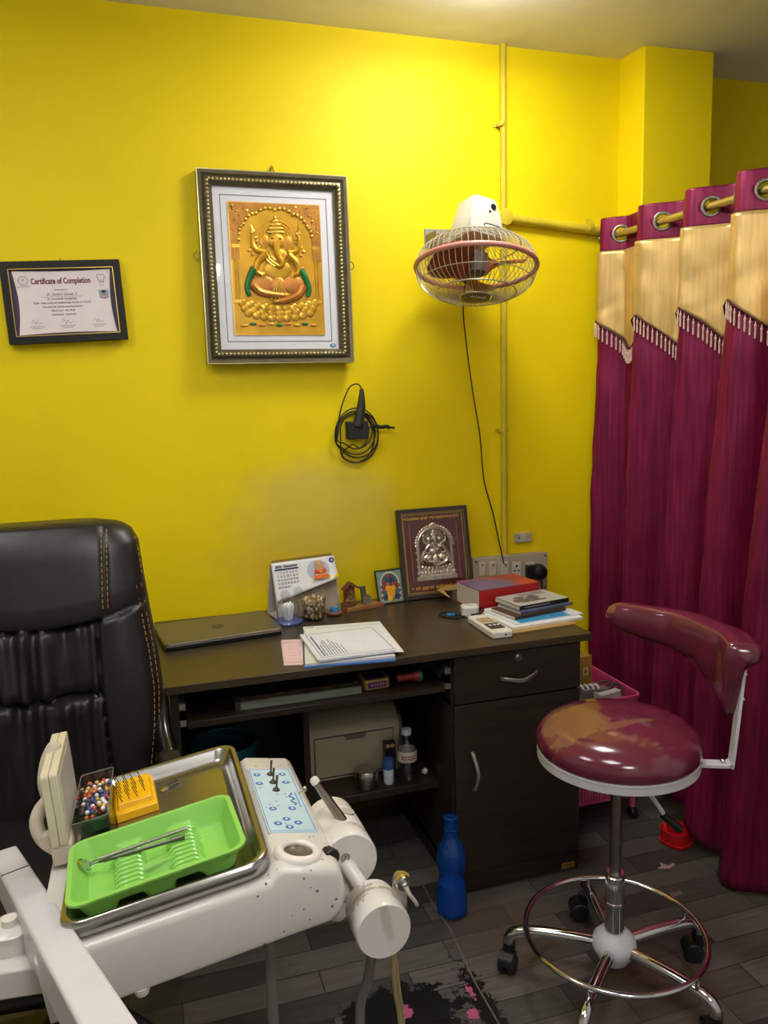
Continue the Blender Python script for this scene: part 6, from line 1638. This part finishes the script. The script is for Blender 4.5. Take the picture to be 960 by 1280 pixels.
# ---------------------------------------------------------------- dentist's stool
def stool():
    SC = Vector((1.02, 1.515, 0))
    t = thing('dentist_stool', 'maroon vinyl dentist stool with chrome wheeled base and curved arm rest', 'stool', SC)
    def vinyl():
        m = pm('maroon_vinyl', (102, 36, 55), rough=.16, var=.06, scale=6, coat=.5, spec=.55)
        return m
    def worn():
        m = pm('worn_maroon_vinyl', (102, 36, 55), rough=.16, var=.06, scale=6, coat=.5, spec=.55)
        nt = m.node_tree; v = obj_vec(m)
        k = blob_mask(nt, v, (-.085, .045, .60), (.085, .085, .3), 11, .55, .06, 2)
        k2 = blob_mask(nt, v, (-.020, -.045, .60), (.085, .013, .3), 26, 1.0, .08, 5)
        k3 = blob_mask(nt, v, (-.13, -.03, .60), (.055, .03, .3), 22, .9, .1, 7)
        # cut straight on the right of the patch
        sp = nt.nodes.new('ShaderNodeSeparateXYZ'); nt.links.new(v, sp.inputs[0])
        cut = math_node(nt, 'LESS_THAN', math_node(nt, 'ADD', sp.outputs['X'], math_node(nt, 'MULTIPLY', sp.outputs['Y'], .12)), -.028)
        kk = math_node(nt, 'MULTIPLY', k, cut)
        kk = math_node(nt, 'MAXIMUM', math_node(nt, 'MAXIMUM', kk, k2), k3)
        overlay(m, kk, (124, 82, 62), .88)
        return m
    Mv, Mw = vinyl(), worn()
    def worn_back():
        m = pm('worn_back_vinyl', (102, 36, 55), rough=.16, var=.06, scale=6, coat=.5, spec=.55)
        nt = m.node_tree; v = obj_vec(m)
        k = blob_mask(nt, v, at(880, 795, 1.62) - SC, (.035, .09, .035), 22, .6, .1, 3)
        k2 = blob_mask(nt, v, at(760, 757, 1.80) - SC, (.02, .03, .025), 30, .5, .1, 3)
        k3 = blob_mask(nt, v, at(906, 822, 1.50) - SC, (.022, .04, .022), 30, .7, .1, 3)
        overlay(m, math_node(nt, 'MAXIMUM', math_node(nt, 'MAXIMUM', k, k2), k3), (136, 86, 56), .85)
        return m
    ZS = SEAT_Z
    RS = .183
    m = MB(); pr = [(.0, 0), (RS - .012, 0), (RS - .002, .004), (RS + .005, .020), (RS + .003, .038), (RS - .010, .056), (RS - .035, .071), (RS - .075, .082), (RS - .12, .0875), (.04, .0895), (0, .090)]
    fine = []
    P = spline([(r_, z, 0) for r_, z in pr], 4); m.lathe([(max(p.x, 0), p.y) for p in P], (0, 0, ZS + .020), n=72); seat = m.build('seat', Mw, t, angle=80)
    m = MB(); m.lathe([(0, ZS), (RS - .006, ZS), (RS + .002, ZS + .004), (RS + .003, ZS + .026), (RS - .006, ZS + .027)], n=72, cap=False); m.lathe([(RS - .006, ZS), (0, ZS)], n=72); m.build('seat_rim', pm('rim_white', (206, 204, 206), rough=.35), t)
    # column
    m = MB(); m.lathe([(0, ZS + .002), (.024, ZS), (.024, ZS - .012), (.0135, ZS - .016), (.0135, .30)], n=28); m.build('piston', pm('piston_steel', (150, 144, 136), rough=.3, metal=1, var=.15), t)
    m = MB(); m.lathe([(.0135, .305), (.021, .305), (.021, .298), (.023, .296), (.023, .232), (.0255, .230), (.0255, .224), (.023, .222), (.023, .125), (0, .125)], n=32); m.build('column_sleeve', M_chrome, t)
    m = MB(); m.lathe([(0, .072), (.034, .072), (.040, .082), (.050, .100), (.054, .115), (.050, .130), (.040, .142), (.026, .150), (0, .150)], n=36); m.build('hub_cover', pm('hub_white', (206, 206, 210), rough=.35), t)
    # height lever
    a = at(795, 994, 1.44) - SC; a.z = ZS - .004; b = at(833, 1022, 1.40) - SC; c = at(848, 1035, 1.39) - SC
    m = MB(); m.tube([Vector((.02, -.02, ZS - .006)), a, b], .0055, 10); lv = m.build('height_lever', pm('lever_white', (200, 198, 200), rough=.35), t)
    m = MB(); m.tube([b - (c - b) * .3, b + (c - b) * .1, c], lambda s: .0085 + .002 * s, 12); m.ball(c, .0105, 12, 8); m.build('lever_grip', M_black, lv)
    # five chrome legs with casters
    RC = .255
    for ang in (2, 75, 148, 222, 295):
        a = radians(ang); d = Vector((cos(a), sin(a), 0)); tg = Vector((-sin(a), cos(a), 0))
        m = MB(); m.tube([d * .035 + Vector((0, 0, .112)), d * .12 + Vector((0, 0, .116)), d * .20 + Vector((0, 0, .114)), d * .238 + Vector((0, 0, .106)), d * .254 + Vector((0, 0, .088)), d * .256 + Vector((0, 0, .070))], .0145, 16, sm=6); lg = m.build('leg', M_chrome, t)
        yaw = a + radians(random.Random(ang).uniform(-70, 70)); wd = Vector((cos(yaw), sin(yaw), 0)); fw = Vector((-sin(yaw), cos(yaw), 0))
        c = d * RC + fw * .012 + Vector((0, 0, .0255))
        m = MB()
        for s_ in (-1, 1): m.lathe([(0, 0), (.0225, 0), (.0255, .003), (.0255, .011), (.022, .0145), (0, .0155)], c + wd * s_ * .006, wd * s_, 24)
        cs = m.build('caster', pm('caster_black', (24, 26, 30), rough=.4, var=.15), lg)
        m = MB(); R_ = []
        m.strap([c + fw * .026 + Vector((0, 0, .006)), c + fw * .020 + Vector((0, 0, .022)), c + Vector((0, 0, .0305)), c - fw * .020 + Vector((0, 0, .022))], wd, .036, .004, sm=5)
        m.cyl(d * (RC - .0) + Vector((0, 0, .050)), d * RC + Vector((0, 0, .078)), .0155, n=16); m.build('caster_hood', M_black, cs)
    # foot ring with the two clips
    zr = .148; Rr = .213
    m = MB(); m.tube([(Rr * cos(2 * pi * k / 72), Rr * sin(2 * pi * k / 72), zr) for k in range(72)], .0068, 12, closed=True); ring = m.build('foot_ring', M_chrome, t)
    for ang in (2, 75, 148, 222, 295):
        a = radians(ang); m = MB(); m.cyl((Rr * cos(a), Rr * sin(a), zr), (Rr * cos(a) * .985, Rr * sin(a) * .985, .112), .005, n=10); m.build('ring_support', M_chrome, ring)
    # bracket from the seat to the arm rest
    hx = .258; yb = 0; RB = Matrix.Rotation(radians(-25), 4, 'Z')
    Mbr = pm('bracket_white', (204, 202, 204), rough=.35)
    m = MB(); m.M = RB; m.strap([(.12, yb, ZS - .004), (hx - .02, yb, ZS - .004), (hx - .006, yb, ZS + .0), (hx, yb, ZS + .014), (hx + .018, yb, ZS + .25)], (0, 1, 0), .030, .007, sm=5); br = m.build('back_bracket', Mbr, t, bevel=.0015)
    m = MB(); m.M = RB
    for q in ((hx + .018, yb, ZS + .155), (hx + .021, yb, ZS + .215), (hx - .02, yb, ZS + .003)):
        m = MB(); m.M = RB; m.ball(q, (.007, .007, .006), 10, 8); m.build('bolt', M_chrome, br)
    # curved arm rest: upper roll swept along an arc, with a wedge hanging at the bracket
    m = MB(); R_ = []; A0, A1 = radians(-33), radians(62); N_ = 72
    ZTOP = ZS + .292
    def tabf(tab, a):
        for (a0, v0), (a1, v1) in zip(tab, tab[1:]):
            if a0 <= a <= a1:
                q = (a - a0) / (a1 - a0); q = q * q * (3 - 2 * q); return v0 + (v1 - v0) * q
        return tab[0][1] if a < tab[0][0] else tab[-1][1]
    for k in range(N_ + 1):
        s_ = k / N_; a = A0 + (A1 - A0) * s_; d = Vector((cos(a), sin(a), 0)); ang = math.degrees(a)
        ri = tabf([(-33, .232), (0, .246), (35, .285), (62, .322)], ang); ro = ri + tabf([(-33, .078), (10, .078), (62, .056)], ang)
        bot = tabf([(-33, -.070), (-29, -.105), (-22, -.180), (-14, -.172), (2, -.138), (20, -.108), (38, -.090), (62, -.076)], ang)
        rim = tabf([(-33, -.050), (20, -.055), (62, -.060)], ang)
        P6 = [(ri, -.014), (ri + .014, 0), (ro - .016, 0), (ro, -.016), (ro - .004, rim + .010), (ro - .020, rim), (ri + .042, min(rim - .004, bot * .6)), (ri + .034, bot + .012), (ri + .018, bot), (ri + .002, bot + .014), (ri - .004, (bot - .014) / 2)]
        sec = spline([(r_, z, 0) for r_, z in P6], 5, True)
        e0 = min(1, s_ / .06); e1 = min(1, (1 - s_) / .09); end = max(.06, math.sqrt(max(0, 1 - (1 - e0) ** 2)) * math.sqrt(max(0, 1 - (1 - e1) ** 2)))
        cr, cz = (ri + ro) / 2, -.035
        R_.append([d * (cr + (p.x - cr) * end) + Vector((0, 0, ZTOP + cz + (p.y - cz) * end - .004 * s_)) for p in sec])
    m.rings(R_); m.build('arm_rest', worn_back(), t, angle=80)
SEAT_Z = .593
stool()
